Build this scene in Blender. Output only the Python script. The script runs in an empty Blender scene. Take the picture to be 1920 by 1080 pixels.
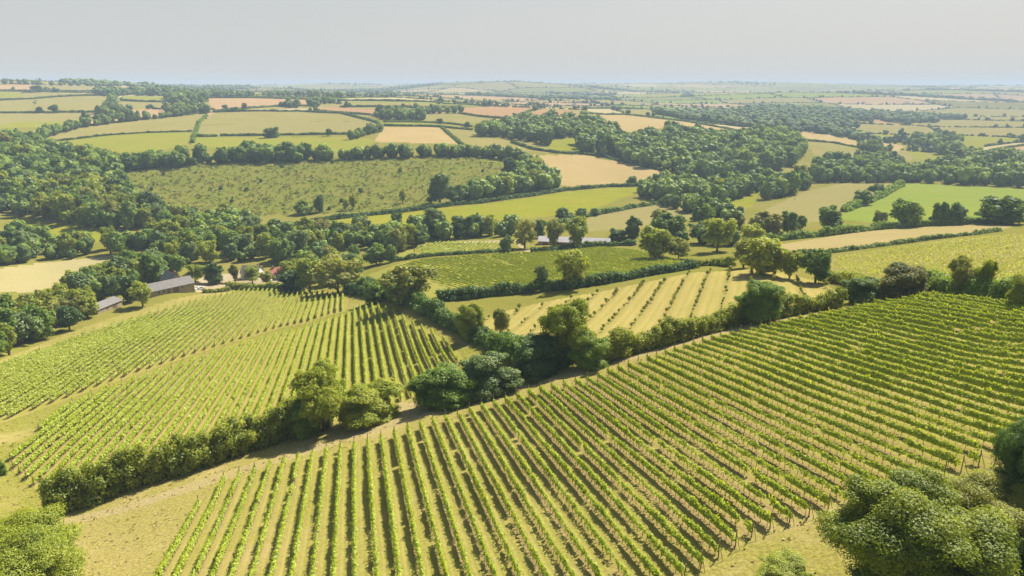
import bpy, math, random
import numpy as np
from mathutils import Vector

rng = np.random.default_rng(7)
random.seed(7)
scene = bpy.context.scene
COL = scene.collection

# ------------------------------------------------------------------ camera
F = 1280.0                       # focal length in pixels of the 1920 wide photograph
TH = math.radians(16.6)
ST, CT = math.sin(TH), math.cos(TH)
cam_d = bpy.data.cameras.new("camera")
cam_d.lens = 24.0
cam_d.sensor_width = 36.0
cam_d.clip_start = 0.5
cam_d.clip_end = 30000
cam = bpy.data.objects.new("camera", cam_d)
cam.location = (0, 0, 0)
cam.rotation_euler = (math.pi / 2 - TH, 0, 0)
COL.objects.link(cam)
scene.camera = cam

def ray(px, py):
    px = np.asarray(px, float); py = np.asarray(py, float)
    dx = (px - 960) / F
    dy = (540 - py) / F
    return np.stack([dx, CT + ST * dy, -ST + CT * dy], -1)   # scaled so that camera depth = 1

def at_depth(px, py, t):
    return ray(px, py) * np.asarray(t, float)[..., None]

# ------------------------------------------------------------------ terrain height field
P1 = (-36.0, 0.1804, -0.1519)     # near slope
P2 = (-42.5, 0.0799, -0.1310)     # slope of the vineyard beyond the long hedge
ctrl = []
def plane_hit(P, px, py):
    d = ray(px, py)
    t = P[0] / (d[..., 2] - P[1] * d[..., 0] - P[2] * d[..., 1])
    return d * t[..., None]
g = [(60,1075),(300,1075),(550,1075),(800,1075),(1050,1075),(1300,1075),(1560,1075),(1900,1075),
     (130,985),(400,935),(620,960),(850,950),(1100,960),(1350,960),(1600,950),(1880,940),
     (560,875),(720,830),(880,820),(1080,820),(1300,820),(1550,820),(1900,820),
     (780,772),(950,740),(1060,712),(1250,735),(1500,730),(1750,720),(1910,720),
     (1160,690),(1290,655),(1430,620),(1560,600),(1700,640),(1900,640),(1740,570),(1900,600),(1650,590),(2080,640),(2100,720),(2100,850),(2060,1000),(1990,760)]
for p in plane_hit(P1, np.array([q[0] for q in g]), np.array([q[1] for q in g])): ctrl.append(p)
g = [(10,880),(60,860),(200,860),(350,800),(500,770),(150,730),(0,760),(640,740),(760,730),(840,672),(500,690),(640,670),
     (330,690),(160,660),(0,690),(760,640),(700,600),(620,600),(480,610),(330,600),(560,560),(440,560),(340,575),(240,600),(660,575)]
for p in plane_hit(P2, np.array([q[0] for q in g]), np.array([q[1] for q in g])): ctrl.append(p)
# behind / below the camera: carry the near slope on
for x, y in [(-120,10),(-60,0),(0,-5),(60,0),(120,10),(-200,60),(160,40),(0,30),(-40,40),(60,40)]:
    ctrl.append(np.array([x, y, P1[0] + P1[1]*min(x,90) + P1[2]*y]))
far = [ # px, py, camera depth
 # orchard and middle vineyard
 (1150,640,150),(1250,600,167),(1420,560,178),(1540,545,188),(1300,520,222),(1430,510,215),(1000,640,165),(960,590,205),(1130,548,222),
 (900,620,190),(850,600,205),(800,570,222),(730,550,262),(870,548,240),(1000,540,240),(1150,520,248),(1290,500,262),
 (760,500,318),(900,482,336),(1050,475,345),(1180,470,342),(950,515,285),(1100,500,292),(800,515,290),(700,520,315),
 (1070,455,392),(1000,458,390),(1180,452,385),(850,465,385),(930,458,388),(760,478,372),
 (1330,480,300),(1420,500,235),(1510,520,210),(1600,530,190),(1350,450,360),
 # fields to the right
 (1900,525,170),(1740,515,190),(1560,482,262),(1650,505,222),(1740,455,290),(1900,440,290),(1820,480,230),
 (1460,468,305),(1600,440,345),(1740,427,365),(1870,424,360),(1990,430,330),
 (1440,420,430),(1560,415,430),(1690,412,420),(1900,408,410),(1500,375,560),(1580,347,660),(1650,347,660),(1430,400,480),(1700,346,690),(1900,356,640),(1750,380,540),(2050,380,520),
 # valley floor
 (490,515,348),(540,520,345),(440,530,335),(320,552,296),(250,575,282),(190,590,270),(400,500,370),(620,500,365),(690,495,360),
 (60,650,232),(60,600,265),(0,600,262),(130,570,290),(90,510,362),(180,485,390),(0,505,355),(0,455,425),(100,430,468),(240,445,440),
 (400,440,445),(560,445,440),(640,460,412),(720,450,425),(820,440,445),(900,430,460),(520,435,455),(700,420,480),(640,410,500),(860,400,515),(960,400,512),
 (1060,372,590),(1150,362,625),(1200,352,660),(1080,420,470),(1180,410,490),(1290,395,525),(1240,383,555),(1270,430,420),(1350,420,440),(1400,385,545),(1370,365,620),
 (1420,425,420),(1310,350,690),(1480,340,720),(1560,335,760),(1650,335,790),(1760,325,800),(1900,330,760),
 # clear felled hillside and ridge
 (310,395,540),(430,405,520),(600,393,535),(720,388,545),(800,382,560),(900,368,590),(1000,352,640),(1048,350,660),
 (300,350,605),(450,350,610),(600,345,618),(750,340,625),(880,335,640),(250,330,625),(360,312,660),(470,303,690),(600,298,705),(720,295,715),(860,293,735),(950,303,725),(1020,325,690),
 (240,420,480),(160,425,470),(100,400,515),(30,400,520),(100,350,590),(20,340,600),(190,330,630),(100,300,690),(20,290,710),(230,300,690),
 # plateau left
 (120,283,760),(200,283,760),(310,274,790),(360,263,840),(200,255,880),(87,265,830),(360,248,930),(240,232,1010),(390,214,1180),(450,254,900),(560,255,890),(690,250,920),
 (380,233,1020),(540,230,1050),(700,230,1040),(540,212,1220),(660,218,1150),(50,250,860),(100,228,1020),(170,214,1150),(30,214,1150),(0,232,980),
 (200,182,1600),(60,188,1520),(0,190,1500),(270,190,1480),(300,204,1280),(400,188,1520),(580,188,1540),(580,198,1380),(470,203,1280),(0,172,1800),(130,172,1830),(260,173,1850),
 (0,158,2250),(100,159,2300),(200,162,2350),(270,165,2400),(330,177,1900),(450,180,1850),(330,165,2600),(-200,155,2300),(-100,190,1500),(-150,250,820),(-150,400,480),(-150,520,330),(-150,620,230),(-150,760,150),(-100,900,110),
 (640,185,1600),(740,186,1600),(820,190,1550),(650,210,1240),(740,262,850),(850,268,830),(730,238,1000),(820,239,1000),(880,246,980),(960,265,890),(1000,283,800),(920,268,850),
 (800,225,1130),(900,224,1160),(870,206,1350),(1000,206,1380),(930,220,1200),(960,229,1120),(1080,212,1300),(700,210,1230),(780,205,1320),
 # spur and wood right of centre
 (1100,292,800),(1200,313,770),(1250,330,720),(1150,344,690),(1060,347,670),(1050,275,850),(1150,280,860),(1250,300,830),(1350,320,780),(1450,318,790),(1500,300,870),
 (1090,235,1100),(1160,250,1010),(1270,240,1100),(1380,246,1130),(1220,225,1250),(1130,214,1370),(1240,260,980),(1330,260,1000),(1420,265,1020),(1490,280,960),(1170,210,1450),(1230,215,1420),
 (1560,290,960),(1640,290,990),(1560,265,1130),(1510,250,1230),(1610,265,1180),(1680,280,1120),(1740,305,950),(1840,285,1050),(1910,285,1000),(1800,300,930),
 (1460,241,1330),(1560,244,1380),(1660,258,1300),(1820,270,1160),(1900,255,1300),
 # distance
 (1300,225,1550),(1400,215,1750),(1500,225,1600),(1600,220,1800),(1700,235,1600),(1850,225,1800),(1300,200,2300),(1430,199,2350),(1520,197,2450),(1620,205,2400),(1750,205,2500),(1880,205,2500),
 (1000,198,1900),(1100,200,1950),(1200,200,2100),(880,195,1800),(820,182,2300),(960,182,2700),(1100,184,2700),(1250,185,3000),(1400,186,3100),(1550,184,3300),(1700,187,3200),(1880,190,3200),
 (700,172,3400),(850,170,3700),(1000,170,4000),(1150,171,4200),(1300,172,4200),(1450,170,4500),(1600,171,4400),(1750,172,4400),(1900,177,4200),
 (500,170,3800),(380,168,3300),(600,163,5600),(420,162,5200),(800,161,6000),(950,159,6300),(1100,158,6500),(1250,156.5,6300),(1400,157,6200),(1550,157,6200),(1700,161,6000),(1850,161,6800),(1990,160,6800),
 (600,160,8300),(900,159,8300),(1200,159,8300),(1500,159,8300),(1800,160,8300),(300,160,7500),(2100,170,4500),(2100,200,2500),(2150,260,1200),(2150,330,700),(2150,420,330),(2100,700,95),
]
fa = np.array(far, float)
ctrl += list(at_depth(fa[:,0], fa[:,1], fa[:,2]))
CP = np.array(ctrl)
AZS, LRS = 3.2, 1.5
def uv(x, y):
    return np.stack([np.arctan2(x, np.maximum(y, -1e9)) * AZS, np.log(np.maximum(np.hypot(x, y), 6.0)) * LRS], -1)
CU = uv(CP[:,0], CP[:,1])
def kern(r2):
    return np.where(r2 > 1e-12, 0.5 * r2 * np.log(np.maximum(r2, 1e-12)), 0.0)
n = len(CU)
d2 = ((CU[:,None,:] - CU[None,:,:])**2).sum(-1)
lam = 2e-3
A = np.zeros((n+3, n+3))
A[:n,:n] = kern(d2) + lam*np.eye(n)
Pm = np.concatenate([np.ones((n,1)), CU], 1)
A[:n,n:] = Pm; A[n:,:n] = Pm.T
sol = np.linalg.solve(A, np.concatenate([CP[:,2], np.zeros(3)]))
def tps(x, y):
    q = uv(x, y)
    out = np.empty(len(q))
    cn = (CU**2).sum(-1)
    for s in range(0, len(q), 40000):
        qq = q[s:s+40000]
        r2 = (qq**2).sum(-1)[:,None] + cn[None] - 2*qq@CU.T
        out[s:s+40000] = kern(np.maximum(r2,0))@sol[:n] + sol[n] + qq@sol[n+1:]
    return out

# grid in bearing and distance
azs = np.concatenate([np.radians(np.arange(-100,-42,2.0)), np.radians(np.linspace(-42,42,840)), np.radians(np.arange(44,101,2.0))])
lr = [math.log(7.0)]
while lr[-1] < math.log(9000):
    r = math.exp(lr[-1])
    dens = min(430, 683*65/r*0.85)
    if r < 45: dens = 25
    dens = max(dens, 75 if 400 < r < 1700 else 45)
    lr.append(lr[-1] + 1/dens)
lrs = np.array(lr)
rs = np.exp(lrs)
NA, NR = len(azs), len(rs)
# evaluate the spline on a coarser grid, then cubic interpolation by upsampling with numpy
AA, RR = np.meshgrid(azs, lrs, indexing='ij')
caz = np.radians(np.linspace(-100, 100, 260)); clr = np.linspace(lrs[0], lrs[-1], 420)
CA, CR = np.meshgrid(caz, clr, indexing='ij')
Hc = tps(np.exp(CR.ravel())*np.sin(CA.ravel()), np.exp(CR.ravel())*np.cos(CA.ravel())).reshape(CA.shape)
def cubic_w(f):
    return np.stack([-.5*f+f*f-.5*f**3, 1-2.5*f*f+1.5*f**3, .5*f+2*f*f-1.5*f**3, -.5*f*f+.5*f**3], -1)
def hc(a, l):
    ia = np.clip((a - caz[0])/(caz[1]-caz[0]), 1, len(caz)-2.001); il = np.clip((l - clr[0])/(clr[1]-clr[0]), 1, len(clr)-2.001)
    i0 = ia.astype(int); j0 = il.astype(int)
    i0 = np.clip(i0,1,len(caz)-3); j0 = np.clip(j0,1,len(clr)-3)
    wa = cubic_w(ia-i0); wl = cubic_w(il-j0)
    out = 0
    for p in range(4):
        for q in range(4):
            out = out + wa[...,p]*wl[...,q]*Hc[i0+p-1, j0+q-1]
    return out
def far_rel(x, y, r):
    k = np.clip((r-1900)/2500, 0, 1)
    k = k*1.7*(1 - .62*np.clip((r-4600)/1600, 0, 1))
    return k*(15*np.sin(x/520+1.3)*np.sin(y/640+.4) + 8*np.sin((x+y)/330) + 8*np.sin((x*.6-y)/390+2))
def height(x, y):
    x = np.asarray(x, float); y = np.asarray(y, float)
    r = np.maximum(np.hypot(x, y), 7.01)
    z = hc(np.clip(np.arctan2(x, y), azs[0], azs[-1]), np.minimum(np.log(r), lrs[-1]))
    return z + far_rel(x, y, r)

def unproj(px, py):
    """image pixel(s) -> first ground point on that sight line"""
    px = np.atleast_1d(np.asarray(px, float)); py = np.atleast_1d(np.asarray(py, float))
    d = ray(px, py)
    az = np.arctan2(d[:,0], d[:,1]); hz = np.hypot(d[:,0], d[:,1]); sl = d[:,2]/hz
    rr = np.exp(np.linspace(math.log(30), math.log(8900), 2600))
    out = np.zeros((len(px),3))
    for i in range(len(px)):
        x = rr*math.sin(az[i]); y = rr*math.cos(az[i])
        f = rr*sl[i] - height(x, y)
        k = np.nonzero(f <= 0)[0]
        if len(k) and k[0] > 0:
            j = k[0]; w = f[j-1]/(f[j-1]-f[j]); r = rr[j-1]+(rr[j]-rr[j-1])*w
        else:
            r = 8800.
        out[i] = (r*math.sin(az[i]), r*math.cos(az[i]), 0)
    out[:,2] = height(out[:,0], out[:,1])
    return out
def to_px(p):
    p = np.asarray(p, float)
    x, y, z = p[...,0], p[...,1], p[...,2]
    dep = CT*y - ST*z
    up = ST*y + CT*z
    return 960 + F*x/dep, 540 - F*up/dep, dep
def line3(pts, step):
    """world polyline through image points, resampled every STEP metres"""
    w = unproj([p[0] for p in pts], [p[1] for p in pts])[:,:2]
    s = np.concatenate([[0], np.cumsum(np.hypot(*np.diff(w, axis=0).T))])
    m = max(2, int(s[-1]/step)+1)
    q = np.linspace(0, s[-1], m)
    return np.stack([np.interp(q, s, w[:,0]), np.interp(q, s, w[:,1])], -1), s[-1]
def poly3(pts, n=6):
    a = []
    for i in range(len(pts)):
        p, q = pts[i], pts[(i+1) % len(pts)]
        for k in range(n):
            a.append((p[0]+(q[0]-p[0])*k/n, p[1]+(q[1]-p[1])*k/n))
    a = np.array(a)
    return unproj(a[:,0], a[:,1])[:,:2]
def inside(poly, x, y):
    res = np.zeros(len(x), bool)
    x0,y0 = poly.min(0); x1,y1 = poly.max(0)
    sel = np.nonzero((x>=x0)&(x<=x1)&(y>=y0)&(y<=y1))[0]
    if not len(sel): return res
    xs, ys = x[sel], y[sel]; r = np.zeros(len(sel), bool)
    m = len(poly)
    for i in range(m):
        ax, ay = poly[i]; bx, by = poly[(i+1)%m]
        if ay == by: continue
        c = ((ay > ys) != (by > ys)) & (xs < (bx-ax)*(ys-ay)/(by-ay)+ax)
        r ^= c
    res[sel] = r
    return res
# ------------------------------------------------------------------ helpers: meshes, tags, materials
def mesh_quads(name, V, tones=None, mats=(), mat_idx=None, smooth=False):
    """V: (n,4,3) quads"""
    V = np.ascontiguousarray(V, np.float32)
    nq = len(V)
    me = bpy.data.meshes.new(name)
    me.vertices.add(nq*4); me.vertices.foreach_set('co', V.reshape(-1))
    me.loops.add(nq*4); me.loops.foreach_set('vertex_index', np.arange(nq*4, dtype=np.int32))
    me.polygons.add(nq); me.polygons.foreach_set('loop_start', np.arange(0, nq*4, 4, dtype=np.int32))
    for m in mats: me.materials.append(m)
    if mat_idx is not None: me.polygons.foreach_set('material_index', np.asarray(mat_idx, np.int32))
    if tones is not None:
        a = me.attributes.new('tone', 'FLOAT', 'FACE'); a.data.foreach_set('value', np.asarray(tones, np.float32))
    me.update(calc_edges=True)
    return me
def link(name, data, parent=None, loc=None):
    o = bpy.data.objects.new(name, data)
    COL.objects.link(o)
    if parent is not None: o.parent = parent
    if loc is not None: o.location = loc
    return o
def tag(o, label=None, cat=None, group=None, kind=None):
    if label: o['label'] = label
    if cat: o['category'] = cat
    if group: o['group'] = group
    if kind: o['kind'] = kind
    return o
def empty(name, loc, rz=0.0):
    o = bpy.data.objects.new(name, None); COL.objects.link(o)
    o.empty_display_size = 0.5
    o.location = loc; o.rotation_euler = (0, 0, rz)
    return o

class NT:
    def __init__(s, name):
        s.m = bpy.data.materials.new(name); s.m.use_nodes = True
        s.t = s.m.node_tree; s.t.nodes.clear()
        s.out = s.t.nodes.new('ShaderNodeOutputMaterial')
    def n(s, typ, **kw):
        nd = s.t.nodes.new(typ)
        for k, v in kw.items():
            if k.startswith('i_'):
                key = k[2:]; key = int(key) if key.isdigit() else key.replace('_', ' ')
                nd.inputs[key].default_value = v
            else: setattr(nd, k, v)
        return nd
    def l(s, a, b): s.t.links.new(a, b)
    def math(s, op, a, b=None, c=None):
        nd = s.t.nodes.new('ShaderNodeMath'); nd.operation = op
        for i, v in enumerate((a, b, c)):
            if v is None: continue
            if isinstance(v, (int, float)): nd.inputs[i].default_value = v
            else: s.l(v, nd.inputs[i])
        return nd.outputs[0]
    def mix(s, f, a, b):
        nd = s.t.nodes.new('ShaderNodeMix'); nd.data_type = 'RGBA'
        for i, v in ((0, f), (6, a), (7, b)):
            if isinstance(v, (int, float)): nd.inputs[i].default_value = v
            elif isinstance(v, tuple): nd.inputs[i].default_value = (*v, 1) if len(v) == 3 else v
            else: s.l(v, nd.inputs[i])
        return nd.outputs[2]
    def ramp(s, f, stops, interp='LINEAR'):
        nd = s.t.nodes.new('ShaderNodeValToRGB'); cr = nd.color_ramp; cr.interpolation = interp
        while len(cr.elements) < len(stops): cr.elements.new(0.5)
        for e, (p, c) in zip(cr.elements, stops):
            e.position = p; e.color = (*c, 1) if isinstance(c, tuple) else (c, c, c, 1)
        s.l(f, nd.inputs[0]); return nd.outputs[0]
    def noise(s, vec, scale, detail=4, rough=0.55):
        nd = s.n('ShaderNodeTexNoise'); nd.inputs['Scale'].default_value = scale
        nd.inputs['Detail'].default_value = detail; nd.inputs['Roughness'].default_value = rough
        s.l(vec, nd.inputs['Vector']); return nd.outputs['Fac']

def leaf_mat(name, dark, mid, light, trans=0.35, per_object=0.5, accent=None):
    s = NT(name)
    at = s.n('ShaderNodeAttribute', attribute_name='tone')
    oi = s.n('ShaderNodeObjectInfo')
    f = s.math('ADD', s.math('MULTIPLY', at.outputs['Fac'], 1-per_object), s.math('MULTIPLY', oi.outputs['Random'], per_object))
    col = s.ramp(f, [(0.05, dark), (0.5, mid), (0.95, light)])
    if accent:
        col = s.mix(s.ramp(oi.outputs['Random'], [(0.86, 0.0), (0.93, 0.75)]), col, accent)
    df = s.n('ShaderNodeBsdfDiffuse'); s.l(col, df.inputs['Color'])
    tr = s.n('ShaderNodeBsdfTranslucent')
    tc = s.n('ShaderNodeMixRGB', blend_type='MULTIPLY'); tc.inputs[0].default_value = 1.0
    s.l(col, tc.inputs[1]); tc.inputs[2].default_value = (1.35, 1.25, 0.5, 1)
    s.l(tc.outputs[0], tr.inputs['Color'])
    gl = s.n('ShaderNodeBsdfGlossy'); gl.inputs['Roughness'].default_value = 0.55; gl.inputs['Color'].default_value = (1,1,1,1)
    m1 = s.n('ShaderNodeMixShader'); m1.inputs[0].default_value = trans
    s.l(df.outputs[0], m1.inputs[1]); s.l(tr.outputs[0], m1.inputs[2])
    m2 = s.n('ShaderNodeMixShader'); m2.inputs[0].default_value = 0.025
    s.l(m1.outputs[0], m2.inputs[1]); s.l(gl.outputs[0], m2.inputs[2])
    s.l(m2.outputs[0], s.out.inputs['Surface'])
    return s.m

def solid(name, c1, c2, scale=1.0, rough=0.8):
    s = NT(name)
    tc = s.n('ShaderNodeTexCoord')
    col = s.mix(s.ramp(s.noise(tc.outputs['Object'], scale, 5), [(0.3, 0.0), (0.7, 1.0)]), c1, c2)
    b = s.n('ShaderNodeBsdfPrincipled'); b.inputs['Roughness'].default_value = rough
    b.inputs['Specular IOR Level'].default_value = 0.25
    s.l(col, b.inputs['Base Color']); s.l(b.outputs[0], s.out.inputs['Surface'])
    return s.m

def ground_mat(name, base, alt, alt2=None, rows=None, grain=1.0, big=0.02, streak=None):
    """base/alt: the two colours of the sward, mixed by noise; rows=(azimuth, spacing, phase, stops, weight): colour bands along
    planted rows; streak=(azimuth, spacing, colour, weight): tractor lines"""
    s = NT(name)
    pos = s.n('ShaderNodeNewGeometry').outputs['Position']
    sep = s.n('ShaderNodeSeparateXYZ'); s.l(pos, sep.inputs[0])
    X, Y = sep.outputs[0], sep.outputs[1]
    def cross(az):   # distance across the direction az
        return s.math('ADD', s.math('MULTIPLY', X, math.cos(az)), s.math('MULTIPLY', Y, -math.sin(az)))
    def along(az):
        return s.math('ADD', s.math('MULTIPLY', X, math.sin(az)), s.math('MULTIPLY', Y, math.cos(az)))
    flat = s.n('ShaderNodeCombineXYZ'); s.l(X, flat.inputs[0]); s.l(Y, flat.inputs[1])
    v = flat.outputs[0]
    n1 = s.noise(v, big, 5, 0.6)
    n2 = s.noise(v, 0.35*grain, 5, 0.65)
    n3 = s.noise(v, 1.7*grain, 6, 0.7)
    f = s.math('ADD', s.math('ADD', s.math('MULTIPLY', n1, 1.6), s.math('MULTIPLY', n2, 0.7)), s.math('MULTIPLY', n3, 0.9))
    col = s.mix(s.ramp(f, [(0.80, 0.0), (1.0, 0.35), (1.0, 1.0)] if False else [(0.0, 0.0), (1.0, 1.0)]), base, alt) if False else None
    fac = s.math('MULTIPLY', s.math('SUBTRACT', f, 1.30), 1.7)
    nd = s.n('ShaderNodeClamp'); s.l(fac, nd.inputs[0]); fac = nd.outputs[0]
    col = s.mix(fac, base, alt)
    tuft = s.ramp(s.noise(v, 2.6*grain, 3, 0.7), [(0.40, 0.55), (0.58, 1.0), (0.72, 1.16)])
    mm = s.n('ShaderNodeMixRGB', blend_type='MULTIPLY'); mm.inputs[0].default_value = .75; s.l(col, mm.inputs[1]); s.l(tuft, mm.inputs[2]); col = mm.outputs[0]
    if alt2:
        col = s.mix(s.ramp(s.noise(v, 0.055*grain, 6, 0.7), [(0.52, 0.0), (0.66, 0.85)]), col, alt2)
    if streak:
        az, sp, c, w = streak
        cc = s.math('ADD', cross(az), s.math('MULTIPLY', s.noise(v, 0.03, 2), 4.0))
        fr = s.math('FRACT', s.math('DIVIDE', cc, sp))
        bd = s.ramp(fr, [(0.0, 1.0), (0.16, 0.0), (0.5, 0.0), (0.62, 0.6), (0.75, 0.0), (1.0, 1.0)])
        k = s.math('MULTIPLY', s.math('MULTIPLY', bd, w), s.math('ADD', 0.4, n2))
        col = s.mix(k, col, c)
    if rows:
        az, sp, ph, stops, w = rows
        cc = s.math('ADD', cross(az), s.math('MULTIPLY', s.math('SUBTRACT', n3, 0.5), 0.35*sp/2.2))
        fr = s.math('FRACT', s.math('DIVIDE', s.math('SUBTRACT', cc, ph - 50*sp), sp))
        rc = s.ramp(fr, stops)
        # wear changes slowly along the row
        st = s.n('ShaderNodeCombineXYZ'); s.l(s.math('MULTIPLY', cross(az), 0.45), st.inputs[0]); s.l(s.math('MULTIPLY', along(az), 0.05), st.inputs[1])
        wear = s.ramp(s.noise(st.outputs[0], 1.0, 4, 0.65), [(0.32, 0.25), (0.62, 1.0)])
        col = s.mix(s.math('MULTIPLY', wear, w), col, rc)
    b = s.n('ShaderNodeBsdfDiffuse'); b.inputs['Roughness'].default_value = 0.3
    s.l(col, b.inputs['Color'])
    bp = s.n('ShaderNodeBump'); bp.inputs['Strength'].default_value = 0.5; bp.inputs['Distance'].default_value = 0.25
    s.l(s.math('ADD', n3, s.math('MULTIPLY', n2, 1.5)), bp.inputs['Height']); s.l(bp.outputs[0], b.inputs['Normal'])
    s.l(b.outputs[0], s.out.inputs['Surface'])
    return s.m

# ------------------------------------------------------------------ colours of the ground
GREEN   = ((.150,.190,.020), (.240,.225,.050))
DRYG    = ((.270,.225,.075), (.200,.205,.045))
KHAKI   = ((.335,.285,.100), (.270,.260,.070))
OLIVE   = ((.335,.290,.115), (.295,.275,.090))
CREAM   = ((.520,.390,.190), (.460,.350,.150))
PALE    = ((.540,.460,.260), (.480,.410,.210))
PINK    = ((.480,.270,.160), (.430,.285,.140))
PEACH   = ((.510,.335,.190), (.450,.325,.160))
BRIGHT  = ((.260,.295,.026), (.330,.320,.040))
EMERALD = ((.235,.310,.050), (.290,.325,.062))
LIME    = ((.250,.290,.030), (.310,.295,.050))
DIRT    = ((.440,.360,.185), (.360,.310,.110))

ROW_AZ = math.radians(-13.3)
def crossw(x, y, az): return x*math.cos(az) - y*math.sin(az)
_a = unproj([305, 1115], [1079, 1079]); _c = crossw(_a[:,0], _a[:,1], ROW_AZ)
SP1 = (_c[1]-_c[0])/20.0; PH1 = _c[0]
_a = unproj([854, 711], [650, 583]); _c = crossw(_a[:,0], _a[:,1], ROW_AZ)
SP2 = abs(_c[1]-_c[0])/8.0; PH2 = _c[1]
AZ3 = math.radians(-30.5)
print('spacing', SP1, SP2)
EARTH, SOIL2, TAN, GRS, GRS2 = (.235,.165,.085), (.36,.265,.140), (.42,.345,.145), (.245,.260,.040), (.310,.300,.060)
ROWSTOPS1 = [(0.0, EARTH), (0.13, SOIL2), (0.24, GRS2), (0.36, TAN), (0.50, GRS), (0.64, TAN), (0.76, GRS2), (0.88, SOIL2), (1.0, EARTH)]
ROWSTOPS2 = [(0.0, EARTH), (0.12, SOIL2), (0.26, GRS2), (0.5, (.25,.255,.042)), (0.74, GRS2), (0.88, SOIL2), (1.0, EARTH)]
ORCHSTOPS = [(0.0, (.27,.25,.075)), (0.10, (.33,.285,.10)), (0.24, (.44,.345,.125)), (0.38, (.47,.38,.155)), (0.5, (.35,.32,.085)), (0.64, (.47,.38,.155)), (0.76, (.43,.34,.12)), (0.9, (.32,.28,.09)), (1.0, (.27,.25,.075))]
AZO = None
_o = unproj([1243, 1290], [600, 517]); AZO = math.atan2(_o[1,0]-_o[0,0], _o[1,1]-_o[0,1])
_o2 = unproj([1243, 1195], [600, 600]); _c = crossw(_o2[:,0], _o2[:,1], AZO); SPO = abs(_c[0]-_c[1]); PHO = _c[0]
print('orchard', math.degrees(AZO), SPO)

# name, kind of surface, polygon(s) in photograph pixels
FIELDS = []
def fld(name, mat, pts, n=6): FIELDS.append((name, mat, pts, n))
gm = ground_mat
M_fg = gm('vineyard_soil', (.275,.275,.048), (.345,.300,.085), (.38,.295,.145), rows=(ROW_AZ, SP1, PH1, ROWSTOPS1, 0.75))
M_l  = gm('left_vineyard_soil', (.275,.285,.048), (.335,.305,.072), (.36,.29,.125), rows=(ROW_AZ, SP2, PH2, ROWSTOPS2, 0.75))
M_or = gm('orchard_grass', (.41,.345,.110), (.345,.320,.075), None, rows=(AZO, SPO, PHO, ORCHSTOPS, 0.62), grain=.8)
M_m  = gm('middle_vineyard_grass', (.30,.31,.060), (.35,.32,.080))
M_track = gm('track_dirt', DIRT[0], DIRT[1], (.34,.285,.10), grain=1.2)
M_head = gm('headland_grass', (.385,.325,.115), (.305,.290,.062), (.43,.345,.155), grain=1.0)
M_mown = gm('mown_grass', (.25,.26,.042), (.32,.285,.080), (.37,.31,.12), grain=1.0)
def M(key, c, **k): return gm(key, c[0], c[1], **k)
M_cream = M('stubble', CREAM, streak=(math.radians(70), 9, (.40,.32,.12), .5)); M_pale = M('pale_stubble', PALE)
M_pink = M('red_soil', PINK, streak=(math.radians(80), 14, (.36,.25,.11), .5)); M_peach = M('peach_stubble', PEACH)
M_bright = M('bright_meadow', BRIGHT, alt2=(.25,.21,.03)); M_em = M('emerald_pasture', EMERALD, streak=(math.radians(50), 8, (.20,.28,.04), .7))
M_khaki = M('khaki_pasture', KHAKI, streak=(math.radians(78), 12, (.40,.34,.14), .5)); M_olive = M('hay', OLIVE, streak=(math.radians(75), 11, (.33,.29,.12), .6))
M_lime = M('lime_pasture', LIME, streak=(math.radians(72), 10, (.34,.31,.08), .45)); M_dryg = M('dry_grass', DRYG)
M_hay2 = M('cut_hay', ((.40,.33,.14), (.47,.37,.18)), streak=(math.radians(60), 7, (.30,.28,.08), .7))
M_bare = gm('pale_stubble_field', (.46,.40,.21), (.41,.37,.16), None, streak=(math.radians(62), 8, (.33,.29,.11), .4))
M_fell = gm('felled_hillside', (.190,.220,.036), (.245,.235,.055), (.160,.205,.028), grain=.8, big=.03)
M_yard = gm('yard_gravel', (.50,.42,.30), (.40,.34,.20), None)
M_young = gm('young_vine_ground', (.265,.255,.050), (.34,.285,.100), (.30,.275,.070))

fld('vineyard_ground', M_fg, [(250,1160),(396,908),(536,863),(716,821),(874,770),(1020,729),(1098,712),(1187,684),(1269,656),(1351,632),(1458,607),(1560,588),(1626,572),(1742,553),(1799,557),(1925,578),(2080,600),(2080,850),(1900,868),(1740,918),(1560,965),(1425,1010),(1300,1095),(1230,1160)])
fld('vineyard_ground', M_l, [(873,682),(800,705),(790,752),(745,765),(640,800),(540,815),(430,850),(300,890),(200,915),(75,925),(22,882),(18,858),(55,820),(130,762),(204,728),(293,700),(459,643),(575,614),(654,586),(697,568),(736,582),(768,602),(804,619),(854,648)])
fld('vineyard_ground', M_l, [(-120,835),(35,783),(95,762),(200,722),(310,684),(400,653),(450,638),(530,614),(580,604),(620,590),(652,583),(656,555),(600,547),(580,543),(470,542),(440,547),(380,560),(330,573),(250,597),(150,628),(50,668),(-120,730)])
fld('orchard_ground', M_or, [(985,695),(1060,690),(1130,665),(1210,640),(1290,615),(1400,585),(1480,568),(1575,548),(1535,528),(1470,512),(1400,506),(1300,511),(1130,546),(1050,560),(960,580),(900,600),(930,640)])
fld('vineyard_ground', M_m, [(690,515),(755,492),(830,484),(900,478),(1045,471),(1130,463),(1185,468),(1295,494),(1240,508),(1130,524),(1000,542),(870,556),(800,560),(740,545)])
fld('vineyard_ground', M_m, [(747,472),(790,458),(815,452),(938,452),(942,470),(800,482),(750,484)])
fld('young_vine_ground', M_young, [(1555,481),(1650,467),(1747,453),(1830,444),(1925,437),(2100,430),(2100,560),(1920,548),(1740,524),(1640,522),(1560,505)])
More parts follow.
